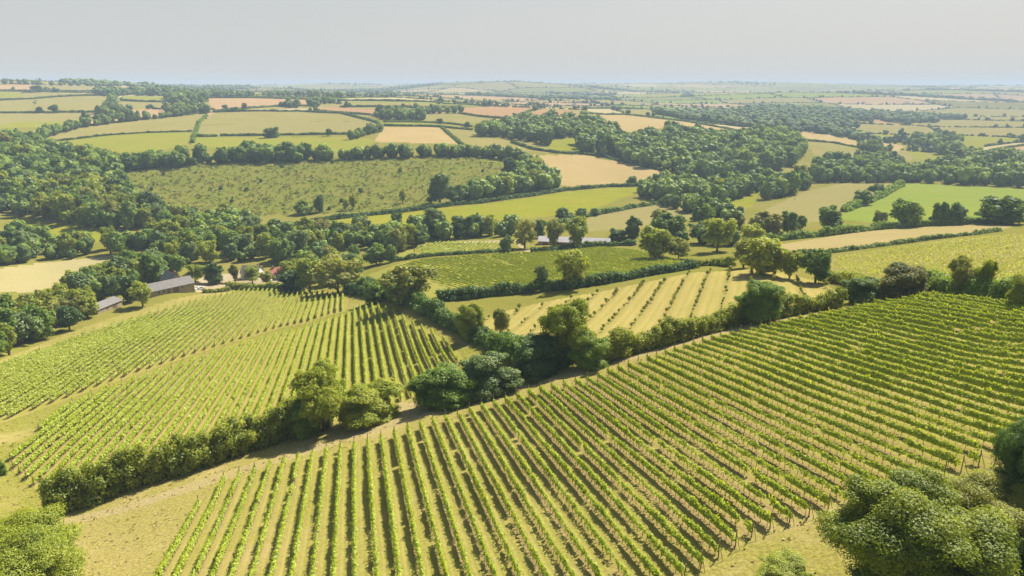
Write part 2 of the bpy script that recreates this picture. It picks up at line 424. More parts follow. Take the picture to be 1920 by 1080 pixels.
fld('headland', M_head, [(60,965),(200,925),(320,885),(430,850),(540,812),(620,790),(700,770),(745,752),(790,750),(860,745),(960,718),(1060,690),(1150,665),(1250,640),(1330,618),(1420,598),(1560,574),(1640,562),(1740,548),(1742,556),(1626,574),(1560,592),(1458,611),(1351,636),(1269,660),(1187,688),(1098,716),(1020,733),(874,774),(716,825),(536,867),(396,912),(250,1160),(-40,1160),(60,985)], 3)
fld('dirt_track', M_track, [(95,978),(230,948),(330,915),(430,882),(540,846),(620,822),(700,794),(742,778),(748,755),(790,752),(796,768),(860,755),(960,727),(1060,699),(1150,674),(1250,649),(1330,627),(1420,604),(1560,580),(1560,586),(1420,611),(1330,635),(1250,657),(1150,683),(1060,709),(960,738),(880,762),(800,781),(720,806),(640,832),(550,860),(440,894),(340,927),(240,958),(110,990)], 3)
fld('headland', M_head, [(-100,735),(0,692),(50,671),(150,631),(250,600),(330,575),(380,562),(440,549),(440,543),(375,551),(320,563),(250,583),(190,603),(140,620),(60,652),(0,676),(-100,712)], 4)
fld('headland', M_head, [(1180,1170),(1240,1090),(1310,1070),(1423,1000),(1557,956),(1640,930),(1660,980),(1640,1170)], 4)
fld('grass_track', M_mown, [(-100,840),(35,786),(200,724),(320,683),(450,641),(580,607),(650,585),(660,553),(720,560),(800,592),(870,640),(905,665),(880,690),(868,655),(804,615),(736,578),(697,565),(654,585),(459,642),(293,699),(130,760),(55,818),(14,858),(18,885),(75,930),(100,960),(0,1000),(-100,960)], 4)
fld('stubble_field', M_bare, [(-80,512),(0,503),(140,485),(215,478),(180,505),(110,535),(60,548),(-80,548)])
fld('meadow', M_bright, [(15,405),(70,410),(165,428),(250,438),(245,452),(190,455),(100,442),(30,437)])
fld('yard', M_yard, [(355,540),(378,520),(450,508),(545,512),(545,533),(440,538),(375,549)])
fld('lane', M_yard, [(965,450),(972,450),(985,465),(998,474),(988,474),(972,462)],3)
fld('lane', M_yard, [(862,453),(945,450),(945,454),(862,457)],3)
# hill and plateau
fld('felled_hillside', M_fell, [(225,325),(300,314),(360,308),(470,300),(600,296),(700,293),(860,290),(945,308),(930,335),(850,368),(800,388),(700,396),(600,402),(400,408),(310,386),(250,350)])
fld('hay_meadow', M_bright, [(470,432),(640,406),(790,394),(940,379),(1073,358),(1203,350),(1240,350),(1175,368),(1130,386),(1085,400),(960,412),(800,425),(700,440),(600,448),(480,445)])
fld('hay_meadow', M_olive, [(1030,425),(1080,410),(1133,397),(1237,381),(1310,392),(1300,408),(1220,424),(1107,434)])
fld('hay_meadow', M_lime, [(925,428),(985,420),(985,432),(925,436)])
fld('pasture', M_olive, [(1390,420),(1430,395),(1513,357),(1580,344),(1650,344),(1690,344),(1625,375),(1590,395),(1550,414),(1500,420),(1440,425)])
fld('pasture', M_em, [(1565,410),(1613,383),(1703,343),(1800,347),(1925,353),(2080,362),(2080,410),(1920,412),(1780,414),(1640,418)])
fld('hay_meadow', M_hay2, [(1440,462),(1597,437),(1710,425),(1870,421),(1900,424),(1873,433),(1747,448),(1560,474),(1450,480)])
fld('stubble_field', M_cream, [(995,291),(1090,290),(1200,312),(1253,323),(1256,340),(1187,344),(1053,349),(1037,322)])
fld('stubble_field', M_cream, [(720,237),(827,238),(862,270),(700,266)])
fld('pasture', M_khaki, [(834,241),(887,245),(900,257),(957,262),(1003,267),(1045,286),(973,284),(870,272)])
fld('pasture', M_khaki, [(67,258),(120,245),(167,236),(280,223),(393,212),(370,230),(360,247),(280,247),(200,253),(87,266)])
fld('meadow', M_bright if False else M_lime, [(87,266),(200,254),(280,248),(360,248),(360,268),(310,280),(200,290),(130,288),(95,280)])
fld('pasture', M_lime, [(362,257),(545,257),(660,257),(706,262),(680,285),(575,285),(362,275)])
fld('hay_meadow', M_hay2 if False else M_khaki, [(405,211),(450,209),(540,209),(640,213),(706,229),(640,227),(540,229),(440,233),(368,234)])
fld('stubble_field', M_hay2 if False else M_olive, [(366,235),(440,233),(540,229),(640,228),(706,229),(714,238),(690,249),(545,254),(366,254)])
fld('pasture', M_khaki, [(225,189),(313,193),(305,203),(245,206)])
fld('pasture', M_lime, [(225,180),(312,180),(312,190),(230,187)])
fld('stubble_field', M_peach, [(387,184),(480,184),(587,187),(589,197),(467,202),(403,208)])
fld('stubble_field', M_pale, [(445,206),(590,203),(600,208),(450,209)])
fld('red_soil_field', M_pink, [(590,200),(650,202),(703,206),(703,216),(640,212),(590,208)])
fld('red_soil_field', M_pink, [(864,202),(930,200),(1010,203),(950,223),(860,214)])
fld('red_soil_field', M_pink, [(948,230),(1012,205),(1092,210),(1060,218),(975,222)])
fld('stubble_field', M_pale, [(650,184),(740,183),(822,189),(740,190),(650,189)])
fld('pasture', M_khaki, [(640,190),(740,191),(820,194),(800,200),(640,200)])
fld('pasture', M_khaki, [(795,214),(860,215),(930,223),(890,231),(860,233),(795,228)])
fld('lane_verge', M_lime, [(718,229),(800,231),(880,238),(880,242),(800,237),(718,235)])
fld('stubble_field', M_cream, [(1095,215),(1133,212),(1280,227),(1385,245),(1370,248),(1275,244),(1260,236),(1167,257),(1150,235)])
fld('stubble_field', M_pale, [(1098,204),(1140,204),(1175,214),(1107,212)])
fld('pasture', M_khaki, [(1150,204),(1207,205),(1237,218),(1187,217)])
fld('stubble_field', M_pale, [(1303,249),(1380,247),(1407,253),(1385,260),(1310,260)])
fld('meadow', M_bright, [(1030,264),(1080,259),(1088,285),(1028,280)])
fld('stubble_field', M_cream, [(1500,245),(1600,262),(1617,278),(1560,268),(1508,263)])
fld('pasture', M_khaki, [(1508,263),(1560,268),(1644,291),(1600,299),(1530,295)])
fld('pasture', M_khaki, [(1455,325),(1507,300),(1522,310),(1470,332)])
fld('pasture', M_khaki, [(1690,315),(1757,297),(1755,316),(1700,322)])
fld('pasture', M_khaki, [(1640,292),(1700,280),(1712,300),(1660,304)])
fld('pasture', M_lime, [(1806,263),(1852,263),(1842,282),(1808,282)])
fld('red_soil_field', M_peach, [(1822,290),(1915,273),(1990,275),(1990,305),(1850,297)])
fld('meadow', M_em, [(1437,240),(1490,241),(1480,251)])
fld('meadow', M_em, [(1545,243),(1613,247),(1683,260),(1673,267),(1597,254)])
fld('stubble_field', M_cream, [(1630,263),(1697,273),(1683,285),(1643,275)])
fld('red_soil_field', M_pink, [(1628,220),(1697,237),(1647,231)])
fld('meadow', M_bright, [(1297,336),(1370,344),(1320,368),(1300,352)])
fld('meadow', M_bright, [(1345,385),(1425,360),(1408,388),(1360,397)])
fld('stubble_field', M_olive, [(0,213),(170,212),(135,228),(40,228),(0,234),(-90,236),(-90,212)])
fld('pasture', M_khaki, [(-90,192),(0,190),(67,187),(60,211),(-90,212)])
fld('pasture', M_khaki, [(68,187),(140,182),(207,180),(214,197),(190,211),(62,211)])
fld('stubble_field', M_peach, [(-90,160),(0,159),(80,159),(66,169),(-90,170)])
fld('pasture', M_olive, [(80,159),(150,161),(265,163),(275,167),(90,167)])
fld('stubble_field', M_peach, [(90,168),(275,167),(275,172),(100,172)])
fld('pasture', M_lime, [(-90,171),(20,171),(50,176),(20,187),(-90,188)])
fld('pasture', M_khaki, [(50,176),(110,175),(195,177),(130,182),(80,184)])

# ------------------------------------------------------------------ the ground, split along the field boundaries
Xg = np.exp(RR)*np.sin(AA); Yg = np.exp(RR)*np.cos(AA)
Zg = height(Xg.ravel(), Yg.ravel()).reshape(Xg.shape)
xc = (.25*(Xg[:-1,:-1]+Xg[1:,:-1]+Xg[:-1,1:]+Xg[1:,1:])).ravel(); yc = (.25*(Yg[:-1,:-1]+Yg[1:,:-1]+Yg[:-1,1:]+Yg[1:,1:])).ravel()
fid = np.full(len(xc), -1)
FPOLY = []
for k, (nm, mt, pts, nn) in enumerate(FIELDS):
    pw = poly3(pts, nn); FPOLY.append(pw)
    fid[inside(pw, xc, yc)] = k
# far patchwork beyond the traced fields: cells of a jittered lattice
def cells(x, y):
    """nearest and second nearest seed of a jittered lattice: (cell number, distance to the border)"""
    S = np.where(np.hypot(x, y) > 2400, 340., 250.)
    u = x/(S*1.25); v = y/(S*0.9)
    iu = np.floor(u).astype(int); iv = np.floor(v).astype(int)
    best = np.full(len(x), 1e9); sec = np.full(len(x), 1e9); cid = np.zeros(len(x), int)
    for a in (-1,0,1):
        for b in (-1,0,1):
            cu = iu+a; cv = iv+b
            h1 = np.abs(np.sin(cu*127.1+cv*311.7)*43758.5453) % 1; h2 = np.abs(np.sin(cu*269.5+cv*183.3)*43758.5453) % 1
            d = np.hypot((cu+.15+.7*h1-u)*S*1.25, (cv+.15+.7*h2-v)*S*0.9)
            c = (cu*7919+cv*104729)
            upd = d < best
            sec = np.where(upd, best, np.minimum(sec, d)); cid = np.where(upd, c, cid); best = np.where(upd, d, best)
    return cid, sec-best
def wnoise(x, y, s):
    return (np.sin(x/s+1.7*np.sin(y/s*.7+.3))+np.sin(y/s*1.3+1.9*np.sin(x/s*.6+2.))+.7*np.sin((x+y)/s*1.9+1.))/2.7
M_grass2 = gm('far_meadow', (.21,.24,.045), (.27,.26,.065))
FARMATS = [M_cream, M_pale, M_khaki, M_khaki, M_olive, M_lime, M_dryg, M_lime, M_khaki, M_peach, M_em, M_grass2, M_grass2]
rc_ = np.hypot(xc, yc)
cid, bord = cells(xc, yc)
farsel = (fid < 0) & (rc_ > 1150) & (np.abs(np.arctan2(xc, yc)) < 0.9)
hsh = (np.abs(np.sin(cid*12.9898)*43758.5453) % 1)
fcls = (hsh*len(FARMATS)).astype(int)
fid[farsel] = 1000 + fcls[farsel]
M_grass = gm('rough_grass', (.230,.235,.042), (.295,.260,.070), (.175,.195,.026))
M_wood = gm('woodland_floor', (.055,.065,.018), (.075,.08,.022))
vid = np.arange(NA*NR).reshape(NA, NR)
Q = np.stack([vid[:-1,:-1], vid[1:,:-1], vid[1:,1:], vid[:-1,1:]], -1).reshape(-1,4)
VG = np.stack([Xg, Yg, Zg], -1).reshape(-1,3)
def ground_obj(name, sel, mats, midx=None):
    q = Q[sel]
    used, inv = np.unique(q, return_inverse=True)
    me = bpy.data.meshes.new(name)
    me.vertices.add(len(used)); me.vertices.foreach_set('co', VG[used].astype(np.float32).reshape(-1))
    me.loops.add(q.size); me.loops.foreach_set('vertex_index', inv.reshape(-1).astype(np.int32))
    me.polygons.add(len(q)); me.polygons.foreach_set('loop_start', np.arange(0, q.size, 4, dtype=np.int32))
    me.polygons.foreach_set('use_smooth', np.ones(len(q), bool))
    for m in mats: me.materials.append(m)
    if midx is not None: me.polygons.foreach_set('material_index', midx.astype(np.int32))
    me.update(calc_edges=True)
    o = link(name, me); tag(o, kind='structure')
    return o
ground_obj('ground', fid < 0, [M_grass])
far_o = ground_obj('terrain', fid >= 1000, FARMATS, fid[fid >= 1000]-1000)
for k, (nm, mt, pts, nn) in enumerate(FIELDS):
    sel = fid == k
    if sel.sum() > 0: ground_obj(nm, sel, [mt])

# ------------------------------------------------------------------ sky, sun, haze
SUN_AZ, SUN_EL = math.radians(40), math.radians(48)      # azimuth from the viewing direction (+Y) towards +X
w = bpy.data.worlds.new("World"); scene.world = w; w.use_nodes = True
nt = w.node_tree; nt.nodes.clear()
wo = nt.nodes.new('ShaderNodeOutputWorld'); bg = nt.nodes.new('ShaderNodeBackground')
sky = nt.nodes.new('ShaderNodeTexSky'); sky.sky_type = 'NISHITA'; sky.sun_disc = False
sky.sun_elevation = SUN_EL; sky.sun_rotation = SUN_AZ
sky.air_density = 1.0; sky.dust_density = 3.0; sky.ozone_density = 1.0; sky.altitude = 150
hs = nt.nodes.new('ShaderNodeHueSaturation'); hs.inputs['Saturation'].default_value = 1.35; hs.inputs['Value'].default_value = 1.0
nt.links.new(sky.outputs[0], hs.inputs['Color'])
mx = nt.nodes.new('ShaderNodeMixRGB'); mx.inputs[2].default_value = (7.1, 7.15, 7.05, 1)
tc = nt.nodes.new('ShaderNodeTexCoord'); sx = nt.nodes.new('ShaderNodeSeparateXYZ'); nt.links.new(tc.outputs['Generated'], sx.inputs[0])
rp = nt.nodes.new('ShaderNodeValToRGB')      # a milky haze layer low in the sky, clear above
rp.color_ramp.elements[0].position = 0.0; rp.color_ramp.elements[0].color = (.93, .93, .93, 1)
rp.color_ramp.elements[1].position = 0.55; rp.color_ramp.elements[1].color = (.10, .10, .10, 1)
e_ = rp.color_ramp.elements.new(0.16); e_.color = (.72, .72, .72, 1)
nt.links.new(sx.outputs[2], rp.inputs[0]); nt.links.new(rp.outputs[0], mx.inputs[0])
nt.links.new(hs.outputs[0], mx.inputs[1])
nt.links.new(mx.outputs[0], bg.inputs['Color']); bg.inputs['Strength'].default_value = 0.050
nt.links.new(bg.outputs[0], wo.inputs['Surface'])
sd = bpy.data.lights.new('sun', 'SUN'); sd.energy = 5.0; sd.angle = math.radians(0.6); sd.color = (1.0, 0.915, 0.76)
so = bpy.data.objects.new('sun', sd); COL.objects.link(so)
so.rotation_euler = (math.pi/2 - SUN_EL, 0, math.pi - SUN_AZ)
sdir = Vector((math.sin(SUN_AZ)*math.cos(SUN_EL), math.cos(SUN_AZ)*math.cos(SUN_EL), math.sin(SUN_EL)))
so.rotation_euler = sdir.to_track_quat('Z', 'Y').to_euler()

hz = bpy.data.materials.new('haze'); hz.use_nodes = True
ht = hz.node_tree; ht.nodes.clear()
ho = ht.nodes.new('ShaderNodeOutputMaterial'); pv = ht.nodes.new('ShaderNodeVolumePrincipled')
pv.inputs['Color'].default_value = (0.62, 0.79, 1.0, 1); pv.inputs['Density'].default_value = 1.75e-4; pv.inputs['Anisotropy'].default_value = 0.0
ht.links.new(pv.outputs[0], ho.inputs['Volume'])
me = bpy.data.meshes.new('haze')
zb, zt = float(Zg.min())-1.5, 45.0
vs = [(x, y, z) for z in (zb, zt) for x, y in ((-9300,-1800),(9300,-1800),(9300,9300),(-9300,9300))]
me.from_pydata(vs, [], [(3,2,1,0),(4,5,6,7),(0,1,5,4),(1,2,6,5),(2,3,7,6),(3,0,4,7)]); me.update()
me.materials.append(hz)
tag(link('haze', me), kind='stuff')

scene.view_settings.view_transform = 'Standard'; scene.view_settings.look = 'None'
scene.view_settings.exposure = 0.93; scene.view_settings.gamma = 1.0
scene.cycles.max_bounces = 6; scene.cycles.diffuse_bounces = 2; scene.cycles.transmission_bounces = 3
scene.cycles.volume_bounces = 0; scene.cycles.use_denoising = True
# ------------------------------------------------------------------ foliage building blocks
def unit(a): return a/np.maximum(np.linalg.norm(a, axis=-1, keepdims=True), 1e-9)
def leaf_quads(pos, nrm, size, r):
    """one four-cornered leaf clump per point"""
    k = len(pos)
    nrm = unit(nrm)
    t1 = unit(np.cross(nrm, r.normal(size=(k,3))))
    t2 = np.cross(nrm, t1)
    s = np.broadcast_to(np.asarray(size, float), (k,))[:,None]*r.uniform(.65, 1.25, (k,1))
    a = r.uniform(.55, .95, (k,1))
    t1 = t1*s*.5; t2 = t2*s*.5*a
    sk = r.uniform(-.35, .35, (k,1))
    return np.stack([pos-t1-t2*(1-sk), pos+t1-t2*(1+sk), pos+t1*(1-sk)+t2, pos-t1*(1+sk)+t2], 1)
def _cs():
    q = []
    gr = np.linspace(-1, 1, 3)
    for ax in range(3):
        for sg in (-1, 1):
            for i in range(2):
                for j in range(2):
                    c = []
                    for (a, b) in ((gr[i],gr[j]),(gr[i+1],gr[j]),(gr[i+1],gr[j+1]),(gr[i],gr[j+1])):
                        p = [0,0,0]; p[ax] = sg; p[(ax+1)%3] = a; p[(ax+2)%3] = b*sg
                        c.append(p)
                    q.append(c)
    q = np.array(q, float)
    return q/np.linalg.norm(q, axis=-1, keepdims=True)
CUBESPH = _cs()
def blob_foliage(cen, rad, leaf, cover, r, core=0.72, rough=0.6, low=-0.55):
    """leaf clumps over a set of ellipsoid clumps, plus a closed inner body to each clump. returns quads, tone"""
    m = len(cen)
    area = 4*math.pi*(rad[:,0]*rad[:,1]*rad[:,2])**(2/3)
    leaf = np.broadcast_to(np.asarray(leaf, float), (m,))
    cnt = np.maximum(6, (area*cover/(leaf**2*.75)).astype(int))
    idx = np.repeat(np.arange(m), cnt)
    k = len(idx)
    d = unit(r.normal(size=(k,3)))
    d[:,2] = np.where(d[:,2] < low, -d[:,2]*.6, d[:,2])
    d = unit(d)
    pos = cen[idx] + rad[idx]*d*r.uniform(.62, 1.28, (k,1))
    qs = leaf_quads(pos, d + rough*r.normal(size=(k,3))*.8 + np.array([0,0,.25]), leaf[idx], r)
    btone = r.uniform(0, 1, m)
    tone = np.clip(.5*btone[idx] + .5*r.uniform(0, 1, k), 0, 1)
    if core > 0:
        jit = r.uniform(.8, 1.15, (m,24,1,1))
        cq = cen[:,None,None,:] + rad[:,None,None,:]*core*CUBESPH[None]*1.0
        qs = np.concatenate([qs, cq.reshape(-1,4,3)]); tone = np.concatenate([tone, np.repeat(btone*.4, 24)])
    return qs, tone

def crown_blobs(r, nb, shape):
    """clump centres and radii for a crown of height 1 and width 1 (z from 0 to 1): big uneven lobes, each built of many small clumps"""
    cen, rad = [], []
    if shape == 'round':   z0, zc, rz, rx = .05, .52, .46, .44
    elif shape == 'tall':  z0, zc, rz, rx = .04, .50, .48, .38
    elif shape == 'airy':  z0, zc, rz, rx = .12, .57, .43, .45
    elif shape == 'bush':  z0, zc, rz, rx = .0, .40, .52, .46
    nl = {'round': 15, 'tall': 13, 'airy': 15, 'bush': 15}[shape]
    lob = []
    for i in range(nl):
        best = None
        for _ in range(10):      # spread the lobes apart
            d = unit(r.normal(size=3)); rr = r.uniform(.30, 1.0)
            lr = r.uniform(.17, .30)*(.85 if shape == 'airy' else 1)
            p = np.array([d[0]*rx*rr, d[1]*rx*rr, zc + d[2]*rz*rr]); p[:2] *= 1-lr*.5
            p[2] = min(max(p[2], z0+lr*.6), 1-lr*.8)
            dist = min([np.linalg.norm(p-l[0])-.5*(lr+l[1]) for l in lob], default=1)
            if best is None or dist > best[0]: best = (dist, p, lr)
        lob.append((best[1], best[2]))
    if shape != 'airy':      # the closed middle of the crown
        lob.append((np.array([0, 0, zc-.06]), .33)); lob.append((np.array([.05, -.04, zc-.22]), .30 if shape == 'bush' else .24))
    if shape == 'bush':
        for i in range(7):
            a_ = i*.9 + r.uniform(-.2,.2); lob.append((np.array([math.cos(a_)*.30, math.sin(a_)*.30, .17]), .2))
    per = max(2, nb//len(lob))
    for p, lr in lob:
        for k in range(per):
            d = unit(r.normal(size=3)); d[2] = abs(d[2])*1.0 if r.uniform() < .7 else d[2]
            br = lr*r.uniform(.26, .50)*(1.35 if per < 4 else 1)
            cen.append(p + d*np.array([lr, lr, lr*.85])*r.uniform(.6, 1.0)); rad.append((br*r.uniform(.9,1.3), br*r.uniform(.9,1.3), br*r.uniform(.65,.95)))
        cen.append(p); rad.append((lr*.80, lr*.80, lr*.72))
    cen = np.array(cen); rad = np.array(rad)
    ang = np.arctan2(cen[:,1], cen[:,0]); k = 1 + .15*np.cos(ang*2 + r.uniform(0,6)) + .12*np.cos(ang*3 + r.uniform(0,6))
    cen[:,0] *= k; cen[:,1] *= k
    hw = np.percentile(np.hypot(cen[:,0], cen[:,1])+rad[:,0], 97)/.5; tp = np.percentile(cen[:,2]+rad[:,2], 99)
    cen[:,:2] /= hw; rad[:,:2] /= hw; cen[:,2] /= tp; rad[:,2] /= tp
    if shape == 'bush': cen[:,2] = np.maximum(cen[:,2], .03)
    return cen, rad
def crown_mesh(name, r, nb, shape, leaf, cover, mat, core=.72):
    c, ra = crown_blobs(r, nb, shape)
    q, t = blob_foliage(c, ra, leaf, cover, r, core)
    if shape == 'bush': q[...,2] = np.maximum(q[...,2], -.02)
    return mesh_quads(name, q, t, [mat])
def tube(p0, p1, r0, r1, n=7):
    p0 = np.array(p0, float); p1 = np.array(p1, float)
    d = unit(p1-p0); a = unit(np.cross(d, [.3,.9,.2])); b = np.cross(d, a)
    th = np.arange(n+1)*2*math.pi/n
    c0 = p0 + r0*(np.cos(th)[:,None]*a + np.sin(th)[:,None]*b); c1 = p1 + r1*(np.cos(th)[:,None]*a + np.sin(th)[:,None]*b)
    return np.stack([c0[:-1], c0[1:], c1[1:], c1[:-1]], 1)
def trunk_mesh(name, r, shape, mat):
    q = []
    top = .62; lean = r.uniform(-.04, .04, 2)
    hs_ = [0, .15, .32, .5, top]
    pts = [np.array([lean[0]*h*2 + r.normal()*.008, lean[1]*h*2 + r.normal()*.008, h - .03*(h == 0)]) for h in hs_]
    rs_ = [.042, .030, .024, .017, .008]
    for i in range(4): q.append(tube(pts[i], pts[i+1], rs_[i], rs_[i+1]))
    for i in range(9):
        h = r.uniform(.2, .55); a = i*2.4 + r.uniform(-.4,.4)
        b0 = np.array([lean[0]*h*2, lean[1]*h*2, h]); L = r.uniform(.22, .38)
        mid = b0 + np.array([math.cos(a)*L*.55, math.sin(a)*L*.55, L*.45]); end = mid + np.array([math.cos(a+.3)*L*.4, math.sin(a+.3)*L*.4, L*.5])
        end[2] = min(end[2], .9)
        q.append(tube(b0, mid, .013, .009, 5)); q.append(tube(mid, end, .009, .003, 5))
    return mesh_quads(name, np.concatenate(q), None, [mat])

L_tree  = leaf_mat('tree_leaf', (0.065,0.135,0.023), (0.174,0.281,0.034), (0.326,0.431,0.057), trans=.40, accent=(.250,.235,.055))
L_light = leaf_mat('light_leaf', (0.179,0.241,0.020), (0.308,0.375,0.031), (0.426,0.459,0.050), trans=.45, per_object=.3)
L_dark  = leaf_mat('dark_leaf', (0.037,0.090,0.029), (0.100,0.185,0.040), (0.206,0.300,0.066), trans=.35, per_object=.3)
L_grey  = leaf_mat('grey_leaf', (0.080,0.138,0.051), (0.180,0.259,0.082), (0.295,0.374,0.139), trans=.35, per_object=.3)
L_airy  = leaf_mat('pale_leaf', (0.167,0.201,0.034), (0.287,0.322,0.057), (0.402,0.408,0.098), trans=.45, per_object=.3)
L_bronze= leaf_mat('bronze_leaf', (.050,.085,.018), (.140,.165,.030), (.270,.235,.055), trans=.4, per_object=.2)
L_mix   = leaf_mat('mixed_leaf', (.065,.115,.012), (.200,.265,.020), (.350,.395,.035), trans=.42, per_object=.1)
L_hedge = leaf_mat('hedge_leaf', (0.109,0.161,0.016), (0.247,0.305,0.025), (0.402,0.425,0.037), trans=.45, per_object=.2)
L_far   = leaf_mat('far_leaf', (0.044,0.098,0.023), (0.144,0.238,0.033), (0.318,0.421,0.063), trans=.35, per_object=.0)
L_vine  = leaf_mat('vine_leaf', (.210,.310,.012), (.360,.455,.024), (.460,.520,.048), trans=.46, per_object=.10)
L_vine2 = leaf_mat('young_vine_leaf', (.235,.300,.022), (.345,.415,.038), (.440,.485,.065), trans=.42, per_object=.10)
L_vine3 = leaf_mat('mid_vine_leaf', (.100,.165,.016), (.195,.280,.026), (.310,.380,.040), trans=.30, per_object=.10)
L_scrub = leaf_mat('scrub_leaf', (.110,.135,.024), (.190,.220,.034), (.290,.300,.070), trans=.3, per_object=0)
BARK = solid('bark', (.085,.068,.048), (.15,.125,.095), 3.0)
WOODPOST = solid('post_wood', (.16,.125,.09), (.28,.23,.17), 2.0)

R = np.random.default_rng(11)
PROTO = {}
def protos(key, shape, nb, leaf, cover, k, mat, core=.72):
    rl = np.random.default_rng(sum(map(ord, key))*7+3)
    PROTO[key] = [crown_mesh('crown', rl, nb, shape, leaf, cover, mat, core) for _ in range(k)]
protos('round_n', 'round', 230, .019, 1.2, 2, L_tree, .6)
protos('airy_n', 'airy', 200, .019, .95, 3, L_airy, 0)
protos('bush_n', 'bush', 230, .022, 1.2, 3, L_tree, .65)
protos('round_x', 'round', 260, .0105, 1.1, 2, L_tree, .6)
protos('airy_x', 'airy', 260, .0105, 1.1, 1, L_airy, 0)
protos('bush_x', 'bush', 240, .015, 1.0, 1, L_tree, .65)
protos('round_m', 'round', 90, .055, 1.0, 5, L_tree)
protos('tall_m', 'tall', 60, .052, 1.0, 3, L_tree)
protos('airy_m', 'airy', 75, .045, .95, 4, L_airy, .25)
protos('bush_m', 'bush', 90, .055, 1.0, 4, L_tree)
protos('round_s', 'round', 34, .085, .9, 5, L_tree, .8)
protos('bush_s', 'bush', 30, .09, .9, 3, L_tree, .8)
TRUNKS = [trunk_mesh('trunk', R, 'x', BARK) for _ in range(4)]
def recolour(me, mat):
    m2 = me.copy(); m2.materials.clear(); m2.materials.append(mat); return m2
RC = {}
def proto_mat(key, i, mat):
    lst = PROTO[key]; i %= len(lst)
    if mat is None: return lst[i]
    kk = (key, i, mat.name)
    if kk not in RC: RC[kk] = recolour(lst[i], mat)
    return RC[kk]

N_TREE = [0]
def put_tree(x, y, w, h, kind, label, cat='tree', group=None, mat=None, name='broadleaf_tree', lod=None, i=None, sink=.02):
    """a tree thing: Empty at the foot of the trunk > trunk, crown"""
    z = float(height(np.array([x]), np.array([y]))[0])
    t = math.hypot(x, y)
    if lod is None: lod = 'x' if t < 100 else 'n' if t < 175 else 'm'
    if i is None: i = int(R.integers(0, 50))
    key = f'{kind}_{lod}'
    if key not in PROTO: key = f'{"round" if kind in ("tall","airy") else kind}_{lod}'
    me = proto_mat(key, i, mat)
    rz = float(R.uniform(0, 6.28))
    root = empty(name, (x, y, z - sink*h), rz)
    tag(root, label, cat, group)
    c = link('crown' if kind != 'bush' else 'foliage', me, root)
    c.scale = (w, w*float(R.uniform(.88,1.12)), h)
    if kind != 'bush':
        tr = link('trunk', TRUNKS[i % 4], root); tr.scale = (h*.95, h*.95, h)
    N_TREE[0] += 1
    return root

# ------------------------------------------------------------------ hedges
def hedge(pts, h, wd, label, mat=None, name='hedge', cat='hedge', group=None, var=.2, bumps=(), leafk=1.25):
    """a hedge along an image polyline: clumps on a line of centres"""
    line, L = line3(pts, .42*wd)
    m = len(line)
    t = float(np.hypot(*line.mean(0)))
    leaf = max(.26, leafk*t/683)
    r = R
    prof = 1 + var*np.interp(np.arange(m), np.arange(0, m+8, 4), r.normal(size=len(np.arange(0, m+8, 4)))) + .07*r.normal(size=m)
    for (f, k, s) in bumps: prof += k*np.exp(-((np.linspace(0,1,m)-f)/s)**2)
    prof = np.clip(prof, .45, 3)
    z = height(line[:,0], line[:,1])
    tan = unit(np.gradient(line, axis=0)); nrm = np.stack([-tan[:,1], tan[:,0]], -1)
    cen, rad = [], []
    rows = max(2, int(round(h/ (wd*.62))))
    for lev in range(rows):
        f = (lev+.5)/rows
        for sd_ in ((-.28,.28) if f < .8 else (0,)):
            jx = r.normal(size=(m,2))*wd*.09
            c = np.concatenate([line + nrm*(sd_*wd*(1.15-.5*f)) + jx, (z + f*h*prof*.92)[:,None]], 1)
            rr = wd*.31*(1.12-.30*f)*r.uniform(.7, 1.25, m)
            cen.append(c); rad.append(np.stack([rr, rr, np.maximum(rr*.8, h/rows*.62)], -1))
    cen = np.concatenate(cen); rad = np.concatenate(rad)
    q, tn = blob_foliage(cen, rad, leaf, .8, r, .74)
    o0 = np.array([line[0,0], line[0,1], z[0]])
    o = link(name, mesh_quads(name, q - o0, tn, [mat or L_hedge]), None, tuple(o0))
    return tag(o, label, cat, group)

# ------------------------------------------------------------------ vine rows
POSTS = {}
def post_mesh(hh):
    if 'p' not in POSTS:
        q = np.concatenate([tube((0,0,-.3), (0,0,hh), .06, .055, 6), tube((0,.9,-.1), (0,.05,hh*.8), .03, .03, 5),
                            np.array([[(-.05,-.05,hh),(.05,-.05,hh),(.05,.05,hh),(-.05,.05,hh)]])])
        POSTS['p'] = mesh_quads('end_post', q, None, [WOODPOST])
    return POSTS['p']
def clip_rows(poly, az, sp, ph, margin=0.0):
    """parallel lines cut by a polygon -> list of ((x0,y0),(x1,y1))"""
    cx = crossw(poly[:,0], poly[:,1], az)
    al = poly[:,0]*math.sin(az) + poly[:,1]*math.cos(az)
    segs = []
    k0 = math.ceil((cx.min()-ph)/sp); k1 = math.floor((cx.max()-ph)/sp)
    m = len(poly)
    for k in range(k0, k1+1):
        c = ph + k*sp
        hits = []
        for i in range(m):
            a, b = cx[i], cx[(i+1)%m]
            if (a > c) != (b > c):
                f = (c-a)/(b-a); hits.append(al[i] + f*(al[(i+1)%m]-al[i]))
        hits.sort()
        for j in range(0, len(hits)-1, 2):
            if hits[j+1]-hits[j] > 5: segs.append((c, hits[j]+margin, hits[j+1]-margin))
    return segs
def vbias(x, y):
    # a weaker patch of vines towards the bare corner of the near vineyard
    return -.42*np.exp(-(((x-WK[0])/26)**2+((y-WK[1])/22)**2))
WK = unproj([1230], [930])[0]
